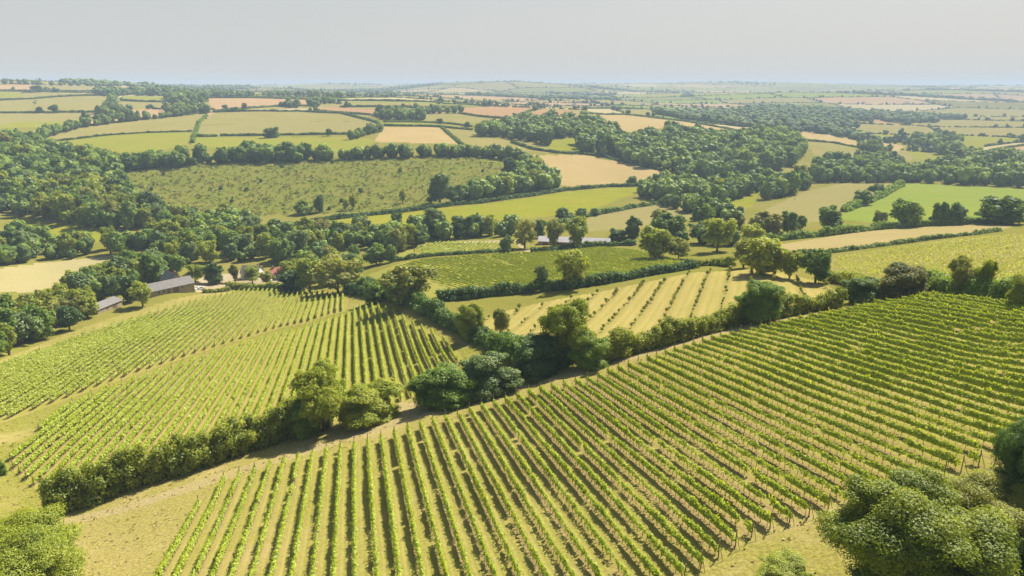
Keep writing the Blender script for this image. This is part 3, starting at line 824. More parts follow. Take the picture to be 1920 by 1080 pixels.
def vine_rows(poly, az, sp, ph, label, group, per, leaf, hgt=1.9, wid=.22, mat=None, gap=.04, margin=.6, plant=1.2, first=None, last=None, posts=True, shoots=True, vig_s=9.):
    segs = clip_rows(poly, az, sp, ph, margin)
    ux, uy = math.sin(az), math.cos(az); vx, vy = math.cos(az), -math.sin(az)
    for si, (c, a0, a1) in enumerate(segs):
        n_ = max(3, int((a1-a0)/plant))
        al = np.linspace(a0, a1, n_) + R.normal(size=n_)*.08
        x = c*vx + al*ux; y = c*vy + al*uy
        vig = np.clip(.92 + .26*wnoise(x, y, vig_s) + .16*R.normal(size=n_) + .18*np.interp(np.arange(n_), np.arange(0, n_+9, 7), R.normal(size=len(np.arange(0, n_+9, 7)))) + vbias(x, y), .3, 1.3)
        keep = (R.uniform(size=n_) > gap)
        x, y, vig, al = x[keep], y[keep], vig[keep], al[keep]
        if len(x) < 2: continue
        z = height(x, y)
        cnt = np.maximum(3, (per*vig).astype(int)); idx = np.repeat(np.arange(len(x)), cnt); k = len(idx)
        u = R.uniform(-.62, .62, k)*plant*.95; 
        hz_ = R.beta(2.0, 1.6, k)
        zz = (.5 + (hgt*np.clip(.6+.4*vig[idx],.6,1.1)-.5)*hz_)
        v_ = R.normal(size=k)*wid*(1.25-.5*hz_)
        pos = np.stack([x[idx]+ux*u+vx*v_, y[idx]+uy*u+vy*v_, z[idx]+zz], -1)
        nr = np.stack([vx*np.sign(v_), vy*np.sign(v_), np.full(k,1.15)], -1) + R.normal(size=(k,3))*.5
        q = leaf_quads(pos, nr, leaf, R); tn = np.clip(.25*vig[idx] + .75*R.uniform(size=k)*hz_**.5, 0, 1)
        mi = np.zeros(k, int)
        # the closed inside of the row, one short piece to a plant
        kx = np.nonzero(np.diff(al) < plant*1.6)[0]; kx = kx[vig[kx] > .5]
        if len(kx):
            jx_ = R.normal(size=len(x))*.05; hw_ = wid*.62*(.8+.3*vig); tp_ = hgt*np.clip(.6+.4*vig, .6, 1.1)*.86
            A_ = np.stack([x+vx*jx_, y+vy*jx_, z], -1); sd3 = np.array([vx, vy, 0.])
            def pt(i, s_, h_): return A_[i] + sd3*(s_*hw_[i])[:,None] + np.array([0,0,1.])*h_[:,None]
            i0, i1 = kx, kx+1; lo = np.full(len(kx), .55)
            cq = [np.stack([pt(i0,-.7,tp_[i0]), pt(i1,-.7,tp_[i1]), pt(i1,.7,tp_[i1]), pt(i0,.7,tp_[i0])], 1),
                  np.stack([pt(i0,-1.,lo), pt(i1,-1.,lo), pt(i1,-.7,tp_[i1]), pt(i0,-.7,tp_[i0])], 1), np.stack([pt(i0,1.,lo), pt(i1,1.,lo), pt(i1,.7,tp_[i1]), pt(i0,.7,tp_[i0])], 1)]
            cq = np.concatenate(cq); q = np.concatenate([q, cq]); tn = np.concatenate([tn, R.uniform(.3, .8, len(cq))]); mi = np.concatenate([mi, np.zeros(len(cq), int)])
        if shoots:     # upright shoots above the top wire
            ns = len(x)*2; ii = R.integers(0, len(x), ns)
            su = R.uniform(-.6,.6,ns)*plant; sv = R.normal(size=ns)*.12
            b = np.stack([x[ii]+ux*su+vx*sv, y[ii]+uy*su+vy*sv, z[ii]+hgt*.8*np.clip(vig[ii],.6,1.1)], -1)
            e = b + np.stack([R.normal(size=ns)*.13, R.normal(size=ns)*.13, R.uniform(.2,.5,ns)*vig[ii]], -1)
            w3 = unit(R.normal(size=(ns,3))*np.array([1,1,.1]))*.09
            q = np.concatenate([q, np.stack([b-w3, b+w3, e+w3*.5, e-w3*.5], 1)]); tn = np.concatenate([tn, R.uniform(.5,1,ns)]); mi = np.concatenate([mi, np.zeros(ns,int)])
            b = np.stack([x, y, z-.05], -1); e = np.stack([x+R.normal(size=len(x))*.05, y, z+.8], -1); w3 = np.array([vx, vy, 0])*.035
            q = np.concatenate([q, np.stack([b-w3, b+w3, e+w3, e-w3], 1)]); tn = np.concatenate([tn, np.zeros(len(x))]); mi = np.concatenate([mi, np.ones(len(x), int)])
        x0, y0 = c*vx + a0*ux, c*vy + a0*uy; x1, y1 = c*vx + a1*ux, c*vy + a1*uy
        z0, z1 = height(np.array([x0, x1]), np.array([y0, y1]))
        root = empty('vine_row', (x0, y0, z0))
        lb = label
        if first and si == 0: lb = first
        if last and si == len(segs)-1: lb = last
        tag(root, lb, 'vine row', group)
        link('foliage', mesh_quads('vine_foliage', q - np.array([x0, y0, z0]), tn, [mat or L_vine, BARK], mi), root)
        if posts:
            for (px_, py_, pz_, s_) in ((x0, y0, z0, 1), (x1, y1, z1, -1)):
                p = link('end_post', post_mesh(1.95), root, (px_-x0-ux*.5*s_, py_-y0-uy*.5*s_, pz_-z0))
                p.rotation_euler = (0, 0, -az + (math.pi if s_ > 0 else 0))
    print(label, len(segs))
# ------------------------------------------------------------------ vineyards
V1 = poly3([(230,1190),(396,914),(536,869),(716,827),(874,776),(1020,735),(1098,718),(1187,690),(1269,661),(1351,637),(1458,612),(1560,592),(1626,577),(1742,558),(1799,561),(1925,583),(2060,602),(2060,830),(1873,862),(1730,909),(1557,956),(1423,1000),(1310,1070),(1220,1150)], 4)
vine_rows(V1, ROW_AZ, SP1, PH1, 'leafy vine row in the near sloping vineyard below the dirt track', 'vine rows of the near vineyard below the track', 110, .19,
          hgt=1.42, wid=.14, gap=.02, plant=1.0, first='outermost vine row of the near vineyard, beside the open dry-grass headland', vig_s=8.)
V2 = poly3([(873,676),(800,698),(790,740),(745,756),(640,790),(540,805),(430,838),(300,880),(200,905),(72,918),(24,880),(20,864),(55,823),(130,764),(204,731),(293,703),(459,645),(575,616),(654,588),(697,571),(736,585),(768,605),(804,622),(850,650)], 4)
vine_rows(V2, ROW_AZ, SP2, PH2, 'vine row in the vineyard between the long hedge and the diagonal grass track', 'vine rows between long hedge and grass track', 46, .29,
          hgt=1.55, wid=.15, gap=.02, plant=1.0, first='vine row beside the mown grass corner, farthest from the orchard, above the long hedge', last='short vine row at the orchard-side tip of the vineyard above the long hedge', vig_s=11.)
V3 = poly3([(-100,825),(35,779),(95,757),(200,718),(310,681),(400,651),(450,636),(530,612),(580,602),(620,588),(650,582),(652,557),(600,549),(580,546),(470,544),(440,549),(380,562),(330,575),(250,600),(150,631),(50,671),(-100,727)], 4)
vine_rows(V3, ROW_AZ, SP2, PH2, 'vine row in the vineyard block between the grass track and the barns', 'vine rows between grass track and barns', 30, .36,
          hgt=1.45, wid=.15, gap=.02, plant=1.0, vig_s=14., mat=L_vine2, last='vine row at the cottage end of the block between grass track and barns')
V4 = poly3([(752,500),(790,488),(830,485),(900,479),(1045,473),(1130,465),(1185,470),(1290,495),(1240,506),(1130,521),(1000,538),(872,551),(850,545)], 4)
_a = unproj([800,960],[505,505]); _c = crossw(_a[:,0], _a[:,1], AZ3)
vine_rows(V4, AZ3, 2.15, _c[0], 'vine row in the middle vineyard behind the sapling orchard', 'vine rows of the middle vineyard', 12, .38,
          hgt=1.25, wid=.18, mat=L_vine2, gap=.02, vig_s=14., posts=False, shoots=False)
V5 = poly3([(775,468),(815,455),(936,455),(939,467),(800,480)], 4)
_a = unproj([860,905],[478,456]); AZ5 = math.radians(8)
vine_rows(V5, AZ5, 2.6, 0.0, 'short vine row in the small plot beside the utility pole', 'vine rows of the small plot', 8, .7, hgt=1.2, wid=.18, mat=L_vine2, posts=False, shoots=False, plant=1.4)
# the vineyard of young vines on the far slope: too fine to tell plants apart
pl = poly3([(1562,483),(1650,470),(1747,456),(1830,447),(1920,440),(2060,432),(2060,545),(1920,540),(1740,520),(1640,518),(1560,503)], 4)
segs = clip_rows(pl, math.radians(-22), 2.2, 0.0, .5)
az = math.radians(-22); P_ = []
for c, a0, a1 in segs:
    al = np.arange(a0, a1, 1.5); P_.append(np.stack([c*math.cos(az)+al*math.sin(az), -c*math.sin(az)+al*math.cos(az)], -1))
P_ = np.concatenate(P_) + R.normal(size=(sum(len(p) for p in P_),2))*.12
idx = np.repeat(np.arange(len(P_)), 5); k = len(idx); zz = height(P_[:,0], P_[:,1])
pos = np.concatenate([P_[idx]+R.normal(size=(k,2))*.28, (zz[idx]+R.uniform(.25,1.05,k))[:,None]], 1)
tag(link('young_vines', mesh_quads('young_vines', leaf_quads(pos, R.normal(size=(k,3))*.6+[0,0,.9], .38, R), R.uniform(0,1,k), [L_vine2])), kind='stuff')

# ------------------------------------------------------------------ hedges (image polylines of the foot of each hedge)
H = hedge
H([(100,958),(200,928),(320,890),(430,856),(540,818),(600,800)], 6.6, 4.2, 'long thick hedge with sunlit top between the dirt track and the vineyard', var=.1, bumps=((.0,-.25,.06),(1.0,.25,.1)))
H([(985,688),(930,652),(870,622),(810,592),(760,568),(700,548),(655,545)], 4.6, 4.2, 'uneven hedge running from the ash tree up past the sapling orchard', mat=L_tree, var=.3)
H([(1122,683),(1160,670),(1200,658),(1255,644),(1290,635)], 4.4, 3.4, 'clipped hedge between ash tree and the rounded hedgerow tree', mat=L_hedge, var=.22)
H([(1290,633),(1340,620),(1390,606),(1450,596),(1510,586),(1572,576)], 4.0, 3.6, 'hedge between the sapling orchard and the track, past the rounded hedgerow tree', var=.25)
H([(1735,547),(1780,553),(1830,560),(1880,567),(1940,575),(2020,590)], 4.6, 4.0, 'ragged hedge along the top of the near vineyard with thin trees in it', mat=L_tree, var=.3)
H([(825,563),(870,561),(930,553),(990,549),(1050,543),(1110,535)], 3.8, 3.4, 'dark hedge between middle vineyard and sapling orchard, under the ivy-clad tree', mat=L_dark, var=.28)
H([(1110,535),(1160,527),(1215,517),(1260,510),(1300,503)], 3.2, 3.4, 'dark hedge continuing uphill behind the orchard saplings', mat=L_dark, var=.3)
H([(1300,500),(1340,497),(1372,500)], 3.0, 3.0, 'low bushy hedge at the top corner of the middle vineyard', var=.3)
H([(1545,520),(1590,531),(1620,545),(1650,556)], 3.6, 3.6, 'bushy hedge between the orchard corner and the young vines', var=.3)
H([(1432,478),(1500,476),(1560,474),(1650,462),(1747,449),(1830,440),(1873,434)], 1.6, 2.2, 'low rough hedge bank between the hay strip and the young vines', mat=L_grey, var=.25)
H([(1415,455),(1455,452),(1500,447),(1560,441),(1640,431),(1720,425),(1800,421),(1870,418),(1960,414)], 3.6, 4.0, 'hedge with standing trees below the emerald pasture', mat=L_tree, var=.3)
H([(1583,397),(1613,385),(1650,370),(1690,349)], 4.5, 5.0, 'thick hedge between the pale pasture and the emerald pasture', mat=L_tree, var=.35)
H([(998,475),(1025,473),(1055,468),(1075,466)], 3.2, 3.0, 'dark hedge in front of the long pale-roofed shed', mat=L_dark, var=.25)
H([(1085,467),(1120,463),(1170,460),(1190,460)], 2.6, 3.0, 'low hedge at the end of the long pale-roofed shed', mat=L_dark, var=.25)
H([(742,490),(770,486),(820,480),(870,477),(905,475),(960,471)], 1.8, 2.4, 'low dark hedge between the small vine plot and the middle vineyard', mat=L_dark, var=.35)
H([(428,540),(455,542),(485,543),(515,543),(545,545)], 3.0, 3.4, 'garden hedge between white cottage and vineyard', var=.3)
H([(382,549),(405,548),(430,545)], 1.6, 2.0, 'low hedge beside the stone barn yard')
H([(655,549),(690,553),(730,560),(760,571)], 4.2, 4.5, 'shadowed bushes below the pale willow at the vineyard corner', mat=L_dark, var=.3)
H([(470,433),(540,424),(620,412),(700,403),(790,393),(900,381),(1000,367),(1060,357),(1140,350),(1200,349),(1250,346)], 2.6, 4.0, 'long hedge below the felled hillside and the pale stubble field', mat=L_dark, var=.3)
H([(1000,425),(1055,417),(1090,408),(1133,400),(1180,391),(1237,382)], 2.6, 3.6, 'hedge between bright meadow and the olive hay field', mat=L_tree, var=.5)
FH = 'hedges of the hill fields'
H([(88,266),(150,260),(200,254),(280,249),(358,247)], 1.4, 2.6, 'thin broken hedge across the yellow-green hill pasture', mat=L_dark, group=FH, var=.5)
H([(100,250),(130,240),(167,236),(280,223),(340,217),(393,211)], 2.2, 3.4, 'hedge along the upper edge of the yellow-green hill pasture', mat=L_dark, var=.3)
H([(362,268),(364,255),(370,240),(372,232),(388,218)], 3.0, 3.6, 'upright hedge strip between two hill pastures', mat=L_tree, var=.4)
H([(366,257),(405,256)], 3.5, 4.5, 'short thick hedge beside the upright hedge strip', mat=L_tree)
H([(415,255),(500,254),(580,253),(660,252),(712,248)], 2.4, 3.2, 'straight hedge under the tan hill field, with one dome-shaped tree', mat=L_dark, var=.25)
H([(712,248),(716,240),(708,231),(680,223),(640,213),(560,209),(480,209),(400,211)], 2.6, 3.6, 'curved hedge round the top of the striped hill field', mat=L_dark, var=.3)
H([(720,236),(780,237),(830,239),(885,244)], 2.6, 3.6, 'hedge along the green lane above the cream field', mat=L_dark, var=.15)
H([(720,229),(770,229),(830,231),(885,238)], 2.2, 3.2, 'far-side hedge of the green lane above the cream field', mat=L_tree, var=.15)
H([(828,239),(840,250),(852,260),(866,272)], 2.6, 3.4, 'slanting hedge between the cream field and the khaki pasture', mat=L_dark, var=.15)
H([(862,213),(900,219),(950,223)], 2.6, 4.0, 'hedge below the red soil field', mat=L_dark, var=.2)
H([(948,230),(965,221),(985,212),(1012,205)], 3.0, 4.0, 'curving hedge between the two red soil fields', mat=L_dark, var=.15)
H([(960,268),(1000,281),(1045,287),(1090,289),(1130,294),(1200,311),(1250,322)], 2.6, 3.8, 'hedge along the top of the pale stubble spur', mat=L_dark, var=.25)
H([(1100,213),(1170,215),(1230,222),(1290,229),(1383,246)], 2.2, 4.0, 'hedge along the crest of the tan field behind the wood', mat=L_dark, var=.25)
H([(1305,248),(1345,247),(1385,247)], 2.2, 3.6, 'short hedge with one small tree above the wood', mat=L_dark, var=.2)
H([(1508,264),(1560,268),(1613,278),(1644,290)], 2.2, 3.6, 'hedge between the cream strip and yellow-green field beyond the wood', mat=L_dark, var=.2)
H([(0,212),(60,212),(120,211),(185,211)], 2.6, 4.2, 'dark hedge with round trees across the plateau', mat=L_dark, var=.25)
H([(-20,189),(60,186),(110,182),(150,180),(205,179)], 2.6, 4.5, 'plateau hedge below the skyline fields', mat=L_dark, var=.25)
H([(0,171),(70,172),(150,172),(275,172)], 3.0, 5.0, 'distant hedge below the skyline stubble', mat=L_dark, var=.25)
H([(228,189),(270,191),(312,192)], 3.0, 5.0, 'distant hedge between two small plateau fields', mat=L_dark, var=.3)
H([(385,184),(480,184),(587,187)], 3.2, 5.0, 'distant hedge behind the peach stubble field', mat=L_dark, var=.25)
H([(403,209),(460,204),(520,200),(589,198)], 2.6, 4.5, 'distant hedge in front of the peach stubble field', mat=L_dark, var=.25)
H([(590,208),(640,212),(704,217)], 2.6, 4.0, 'hedge below the small red soil field', mat=L_dark, var=.2)
H([(640,189),(740,190),(830,193)], 3.2, 5.0, 'distant hedge below the pale strip field', mat=L_dark, var=.25)
H([(640,201),(720,201),(800,202),(865,202)], 3.0, 5.0, 'distant hedge behind the dark copse', mat=L_dark, var=.3)
H([(1822,290),(1870,281),(1920,273),(1980,274)], 2.6, 4.0, 'hedge across the peach-coloured slope', mat=L_dark, var=.2)
H([(1100,204),(1150,204),(1205,205)], 3.0, 5.0, 'distant hedge behind the pale strip beyond the wood', mat=L_dark, var=.25)

# ------------------------------------------------------------------ single trees and bushes: (foot x, foot y, width, height) in photograph pixels
def T(px, py, w, h, kind, label, mat=None, name=None, cat=None, lod=None, group=None, i=None):
    p = unproj([px], [py])[0]; dep = to_px(p)[2]
    k = dep/F
    nm = name or ('bush' if kind == 'bush' else 'broadleaf_tree'); ct = cat or ('bush' if kind == 'bush' else 'tree')
    put_tree(p[0], p[1], w*k*1.14, h*k*(.98 if dep > 200 else .92), kind, label, ct, group, mat, nm, lod, i)
# round the near fields
T(607,808,104,144,'airy','tall loose-crowned tree at the end of the long hedge by the gateway', L_light, i=2)
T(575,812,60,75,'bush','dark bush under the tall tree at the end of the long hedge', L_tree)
T(693,790,104,80,'bush','bright green rounded bush-tree beside the gateway', L_light)
T(836,758,112,82,'bush','dark rounded bush across the gateway from the bright one', L_tree)
T(914,738,104,84,'bush','grey-green rounded bush between the gateway bush and the ash', L_grey)
T(1060,686,100,138,'airy','tall ivy-clad ash tree standing where three hedges meet', L_light, i=1)
T(1006,702,92,80,'bush','dark ivy bush at the foot of the tall ash', L_dark)
T(1052,690,40,74,'bush','column of ivy round the trunk of the tall ash', L_dark)
T(1108,688,70,70,'bush','bush on the far side of the tall ash, at the start of the clipped hedge', L_tree)
T(1420,604,80,84,'round','rounded tree standing in the hedge below the sapling orchard', L_tree)
T(885,638,54,78,'airy','slender tree in the uneven hedge at the orchard corner', L_light)
T(938,624,34,52,'airy','sparse wispy tree at the edge of the sapling orchard', L_airy)
T(765,572,100,78,'airy','pale willow-like tree at the corner of the vineyard', L_airy)
T(634,549,84,72,'airy','pale feathery tree beside the cottage garden trees', L_airy)
T(582,546,54,66,'round','bright round tree between the cottage and the pale feathery tree', L_light)
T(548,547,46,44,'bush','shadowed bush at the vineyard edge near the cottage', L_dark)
T(705,566,44,44,'bush','bush left of the pale willow' if False else 'bush in the gap before the pale willow', L_tree)
T(1690,558,96,70,'bush','dark bronze-topped bush at the bend of the vineyard hedge', L_bronze)
T(1618,566,76,50,'bush','rounded hedge bush just below the bronze-topped one', L_tree)
T(1795,556,52,84,'airy','thin wispy tree rising from the ragged vineyard hedge', L_airy)
T(1840,560,38,84,'airy','narrow tree beside the wispy one in the ragged hedge', L_light)
T(1918,582,56,80,'round','green tree at the far end of the ragged hedge', L_light)
T(1700,1125,275,245,'round','large spreading tree at the foot of the near vineyard', L_mix)
T(1838,1050,180,180,'round','large brownish-green tree behind the spreading one', L_airy)
T(1915,1010,150,270,'round','dark tree beyond the brownish-green tree', L_dark)
T(1930,1100,160,130,'bush','shaded undergrowth bush under the large trees', L_dark)
T(1800,1130,150,90,'bush','low dark bush at the foot of the spreading tree', L_dark)
T(1472,1105,115,62,'bush','small leafy bush by the bare corner of the near vineyard', L_light)
T(45,1125,205,165,'round','bright green tree at the dry headland corner', L_light)
T(0,890,26,34,'bush','small bush at the end of the grass track', L_tree)
# between the middle vineyard, the shed and the emerald pasture
T(1430,514,82,70,'round','bright round tree where the orchard meets the hay strip', L_light)
T(1394,502,56,58,'airy','pale tree tucked behind the bright round one', L_airy)
T(1480,522,48,54,'airy','upright bright tree next to the hay strip', L_light)
T(1528,530,64,66,'round','dark green tree at the corner of the young vines', L_tree)
T(1228,486,64,62,'round','bright-topped tree at the end of the middle vineyard', L_light)
T(1272,486,46,40,'airy','pale bushy tree at the top corner of the middle vineyard', L_airy)
T(1344,472,66,66,'airy','forked ivy-clad tree with sky-gap under its crown', L_light)
T(1376,436,40,42,'round','brownish tree behind the forked ivy-clad tree', L_bronze)
T(1253,447,64,48,'round','dark broad tree beyond the end of the middle vineyard', L_tree)
T(1236,425,34,34,'airy','pale tree behind the dark broad one', L_airy)
T(1313,420,32,36,'round','blue-green tree on the edge of the olive hay field', L_dark)
T(1434,442,58,46,'round','broad dark tree in the hedge below the pale pasture', L_tree)
T(1476,440,30,46,'tall','ivy column tree next to the broad dark one', L_dark)
T(1500,431,24,28,'round','small dark tree beside the ivy column', L_tree)
T(1552,434,44,50,'tall','dark upright tree at the corner of the emerald pasture', L_tree)
T(1645,428,26,34,'round','small tree near the tallest hedge tree of the emerald pasture', L_tree)
T(1695,425,56,52,'round','tallest hedge tree below the emerald pasture', L_tree)
T(1761,422,30,44,'round','first of a pair of dark trees below the emerald pasture', L_tree)
T(1790,421,36,42,'round','second and broader of the pair of dark trees below the emerald pasture', L_dark)
T(1876,420,76,54,'round','big round tree at the end of the emerald pasture hedge', L_tree)
T(1617,384,34,28,'round','round tree in the thick hedge between the two pastures', L_tree)
T(1643,366,28,22,'round','small round tree further up the thick hedge', L_dark)
T(984,466,44,58,'airy','tall pale tree beside the lane to the long shed', L_airy)
T(1012,446,22,34,'tall','dark tree behind the tall pale lane tree', L_dark)
T(1038,468,36,60,'airy','pale tree in front of the near end of the long shed', L_airy)
T(1082,464,52,60,'airy','spreading pale tree in front of the middle of the long shed', L_light)
T(1186,450,28,46,'tall','tall dark tree at the far end of the long shed', L_dark)
T(1160,452,34,24,'bush','low dark bush tree at the end of the long shed', L_dark)
T(950,474,24,34,'tall','dark tree at the end of the small vine plot', L_dark)
T(1057,413,36,24,'round','blue-green tree clump on the bright meadow edge', L_dark)
T(1090,408,22,18,'round','round isolated tree between bright meadow and hay field', L_dark)
T(1116,404,20,14,'round','smaller round tree next to the isolated meadow tree', L_dark)
T(1072,541,66,76,'airy','large ivy-clad tree in the hedge of the middle vineyard', L_light)
T(1068,541,34,58,'bush','ivy thicket round the trunk in the middle vineyard hedge', L_dark)
T(1016,545,24,50,'airy','thin half-bare tree in the middle vineyard hedge', L_grey)
# valley trees near the small plot and the cottage
T(575,456,38,50,'tall','bright poplar-like tree in front of the yellow meadow', L_light)
T(598,466,26,34,'round','smaller bright tree at the foot of the poplar-like one', L_light)
T(746,442,26,46,'tall','narrow dark tree sticking up into the yellow meadow', L_dark)
T(725,464,46,46,'round','round tree below the narrow dark tree', L_tree)
T(782,462,42,40,'round','rounded tree behind the small vine plot', L_tree)
T(818,446,50,58,'tall','tall grey-green tree at the edge of the yellow meadow', L_grey)
T(868,446,42,42,'round','dark tree behind the small vine plot', L_dark)
T(902,442,46,40,'round','blue-green tree at the meadow end', L_dark)
T(706,496,44,42,'round','round tree standing alone near the utility pole', L_tree)
T(734,491,24,34,'round','smaller round tree touching the lone one', L_tree)
T(664,487,20,30,'tall','small upright tree on the valley grass', L_tree)
T(613,489,30,30,'airy','pale bushy tree on the valley grass', L_airy)
T(368,482,52,52,'round','big dome-crowned tree behind the barn garden', L_tree)
T(405,532,34,42,'tall','dark dense tree beside the farm yard', L_dark)
T(366,528,38,34,'airy','light-crowned garden tree by the barn gable', L_light)
T(441,529,18,34,'airy','thin reddish-brown tree beside the yard', L_bronze)
T(474,531,34,34,'airy','light garden tree in front of the white cottage', L_light)
T(500,533,26,26,'airy','smaller garden tree between cottage and red roof', L_airy)
T(244,565,42,52,'round','dark tree between the stone barn and the small shed', L_dark)
T(268,574,44,48,'airy','light tree at the near end of the stone barn', L_light)
T(545,520,40,34,'round','green tree behind the red-roofed house', L_light)
# felled hillside
T(825,382,40,58,'tall','tall dark group tree standing on the felled hillside', L_dark)
T(850,380,34,34,'round','lower dark tree beside the tall one on the felled hillside', L_tree)
T(600,398,20,34,'tall','small dark conical tree at the foot of the felled hillside', L_dark)
T(570,402,34,28,'bush','broad bush at the foot of the felled hillside', L_tree)
T(662,393,16,30,'airy','thin light tree on the felled hillside edge', L_light)
T(648,394,12,22,'airy','thin spindly tree beside the light one on the felled hillside', L_light)
T(755,381,16,26,'airy','young light tree on the felled slope above the meadow hedge', L_light)
T(676,362,9,10,'round','tiny lone round tree on the felled hillside', L_dark, lod='m')
# plateau
T(509,258,28,20,'bush','dome-shaped dark tree in the straight hill hedge', L_dark, name='broadleaf_tree', cat='tree', lod='m')
T(617,255,14,14,'round','small round tree in the straight hill hedge', L_dark)
T(103,212,18,16,'round','rounder of the two plateau hedge trees', L_dark, lod='m')
T(75,212,13,12,'round','smaller of the two plateau hedge trees', L_dark, lod='m')
T(73,173,20,13,'round','dark round tree near the skyline stubble', L_dark, lod='m')
T(424,208,11,12,'round','greenish tree in front of the peach stubble field', L_tree, lod='m')
T(459,206,10,13,'round','purplish tree in front of the peach stubble field', L_bronze, lod='m')
T(441,209,18,9,'bush','low bush between the two trees before the peach stubble', L_tree, lod='m')
T(826,232,14,10,'round','purple-leaved round tree on the khaki pasture', L_bronze, lod='m')
T(876,240,14,12,'round','lone round tree at the end of the green lane', L_dark, lod='m')
T(1185,345,20,15,'bush','lone bush tree in the hedge below the pale stubble spur', L_tree, name='broadleaf_tree', cat='tree', lod='m')
T(1331,248,10,9,'round','single dark tree on the hedge above the wood', L_dark, lod='m')

# ------------------------------------------------------------------ orchard saplings
ptso = FPOLY[[i for i, f in enumerate(FIELDS) if f[0] == 'orchard_ground'][0]]
segs = clip_rows(ptso, AZO, SPO, PHO, 1.5)
sap = []
for c, a0, a1 in segs:
    m_ = 3.4
    for al in np.arange(a0, a1, m_):
        x = c*math.cos(AZO)+al*math.sin(AZO) + R.normal()*.15; y = -c*math.sin(AZO)+al*math.cos(AZO) + R.normal()*.15
        f = (al-a0)/(a1-a0+1e-6)
        if R.uniform() < .3: continue
        sap.append((x, y, f))
print('saplings', len(sap))
sap.sort(key=lambda s_: math.hypot(s_[0], s_[1]))
protos('sapling', 'airy', 20, .15, .55, 4, L_airy, 0)
SAPS = []
for i in range(4):
    stm = mesh_quads('stem', np.concatenate([tube((0,0,-.1),(.02,0,.5),.03,.022,5), tube((.02,0,.45),(.1,.05,.8),.02,.008,4)]), None, [BARK]); SAPS.append(stm)
for i, (x, y, f) in enumerate(sap[:280]):
    z = float(height(np.array([x]), np.array([y]))[0])
    h = float(np.clip(R.normal(.8+.9*f, .25), .5, 2.1))
    r0 = empty('fruit_sapling', (x, y, z), float(R.uniform(0, 6.28)))
    tag(r0, 'young fruit sapling planted in a row in the mown orchard', 'sapling', 'saplings of the mown orchard')
    c = link('crown', PROTO['sapling'][i % 4], r0, (0, 0, h*.22)); c.scale = (h*.85, h*.8, h*.85)
    st = link('stem', SAPS[i % 4], r0); st.scale = (h, h, h*.6)
# ------------------------------------------------------------------ woods: many trees inside image regions of their feet
WOODS = []   # (x, y, w, h, group label)
def scatter(pts, spacing, hm, hv, label, group, edge=4, bushy=.15):
    pw = poly3(pts, edge)
    x0, y0 = pw.min(0); x1, y1 = pw.max(0)
    nx = int((x1-x0)/spacing)+2; ny = int((y1-y0)/spacing)+2
    if nx*ny > 60000: print('big', label, nx*ny); return
    gx, gy = np.meshgrid(np.arange(nx), np.arange(ny))
    x = x0 + (gx.ravel() + (gy.ravel() % 2)*.5 + R.uniform(-.36,.36,nx*ny))*spacing
    y = y0 + (gy.ravel() + R.uniform(-.36,.36,nx*ny))*spacing
    ok = inside(pw, x, y); x, y = x[ok], y[ok]
    for a, b in zip(x, y):
        h = float(np.clip(R.normal(hm, hv), hm*.45, hm*1.5))
        WOODS.append((a, b, h*float(R.uniform(.75,1.05)), h, label, group, False))
def along(pts, spacing, hm, hv, label, group, jit=2.4, wk=1.0):
    ln, L = line3(pts, spacing)
    for (a, b) in ln:
        h = float(np.clip(R.normal(hm, hv), hm*.5, hm*1.4))
        WOODS.append((a+R.normal()*jit, b+R.normal()*jit, h*wk*float(R.uniform(.85,1.15)), h, label, group, True))
S = scatter
S([(-60,300),(0,275),(50,268),(90,285),(130,292),(190,298),(218,305),(238,330),(228,352),(180,360),(100,365),(0,360),(-60,360)], 10.5, 15, 3, 'broadleaf tree in the dense dark wood on the valley side', 'trees of the dense valley-side wood')
S([(-60,360),(0,360),(100,365),(180,360),(232,350),(262,385),(300,405),(290,425),(240,436),(170,428),(120,420),(75,412),(20,404),(-60,404)], 10, 16, 3.5, 'tall tree at the lower edge of the dense wood above the small meadow', 'trees at the foot of the dense wood')
S([(-60,455),(0,455),(40,447),(100,452),(190,462),(250,462),(270,470),(215,478),(190,484),(130,487),(60,492),(0,503),(-60,506)], 10, 11, 2.5, 'rounded tree in the belt between small meadow and stubble field', 'trees between small meadow and stubble field')
S([(245,470),(300,440),(340,425),(400,415),(440,425),(480,440),(470,455),(420,462),(395,470),(400,492),(340,500),(280,480)], 10, 11, 3, 'tree in the valley-bottom wood behind the barns', 'trees of the valley-bottom wood')
S([(400,470),(430,455),(480,440),(540,438),(590,446),(640,448),(690,452),(700,470),(640,476),(600,490),(560,498),(540,500),(500,492),(440,492)], 10, 10.5, 3, 'tree in the valley-bottom belt behind the cottage', 'trees behind the cottage')
S([(300,400),(400,410),(470,410),(480,425),(420,430),(360,425),(300,425)], 9, 8, 2.5, 'bushy tree below the felled hillside', 'bushy trees below the felled hillside')
S([(118,560),(150,540),(200,520),(245,505),(300,500),(335,508),(345,518),(300,534),(260,534),(228,550),(205,562),(150,566)], 7, 10, 2.5, 'leafy tree in the wood behind the barns', 'trees of the wood behind the barns')
S([(-60,602),(0,600),(60,592),(120,584),(165,590),(172,600),(150,610),(110,628),(60,652),(0,672),(-60,694)], 6.3, 10.5, 2.5, 'leafy tree in the wood at the edge of the vineyard block by the barns', 'trees of the wood at the vineyard edge')
S([(640,450),(700,440),(760,440),(790,430),(830,442),(900,432),(960,430),(965,442),(900,446),(850,452),(810,450),(770,466),(740,478),(690,470)], 9, 10, 2.5, 'tree in the belt below the yellow meadow', 'trees below the yellow meadow')
S([(560,500),(600,492),(650,505),(690,512),(640,540),(600,540),(560,535)], 9, 9, 2.5, 'tree between cottage and middle vineyard', 'trees between cottage and middle vineyard')
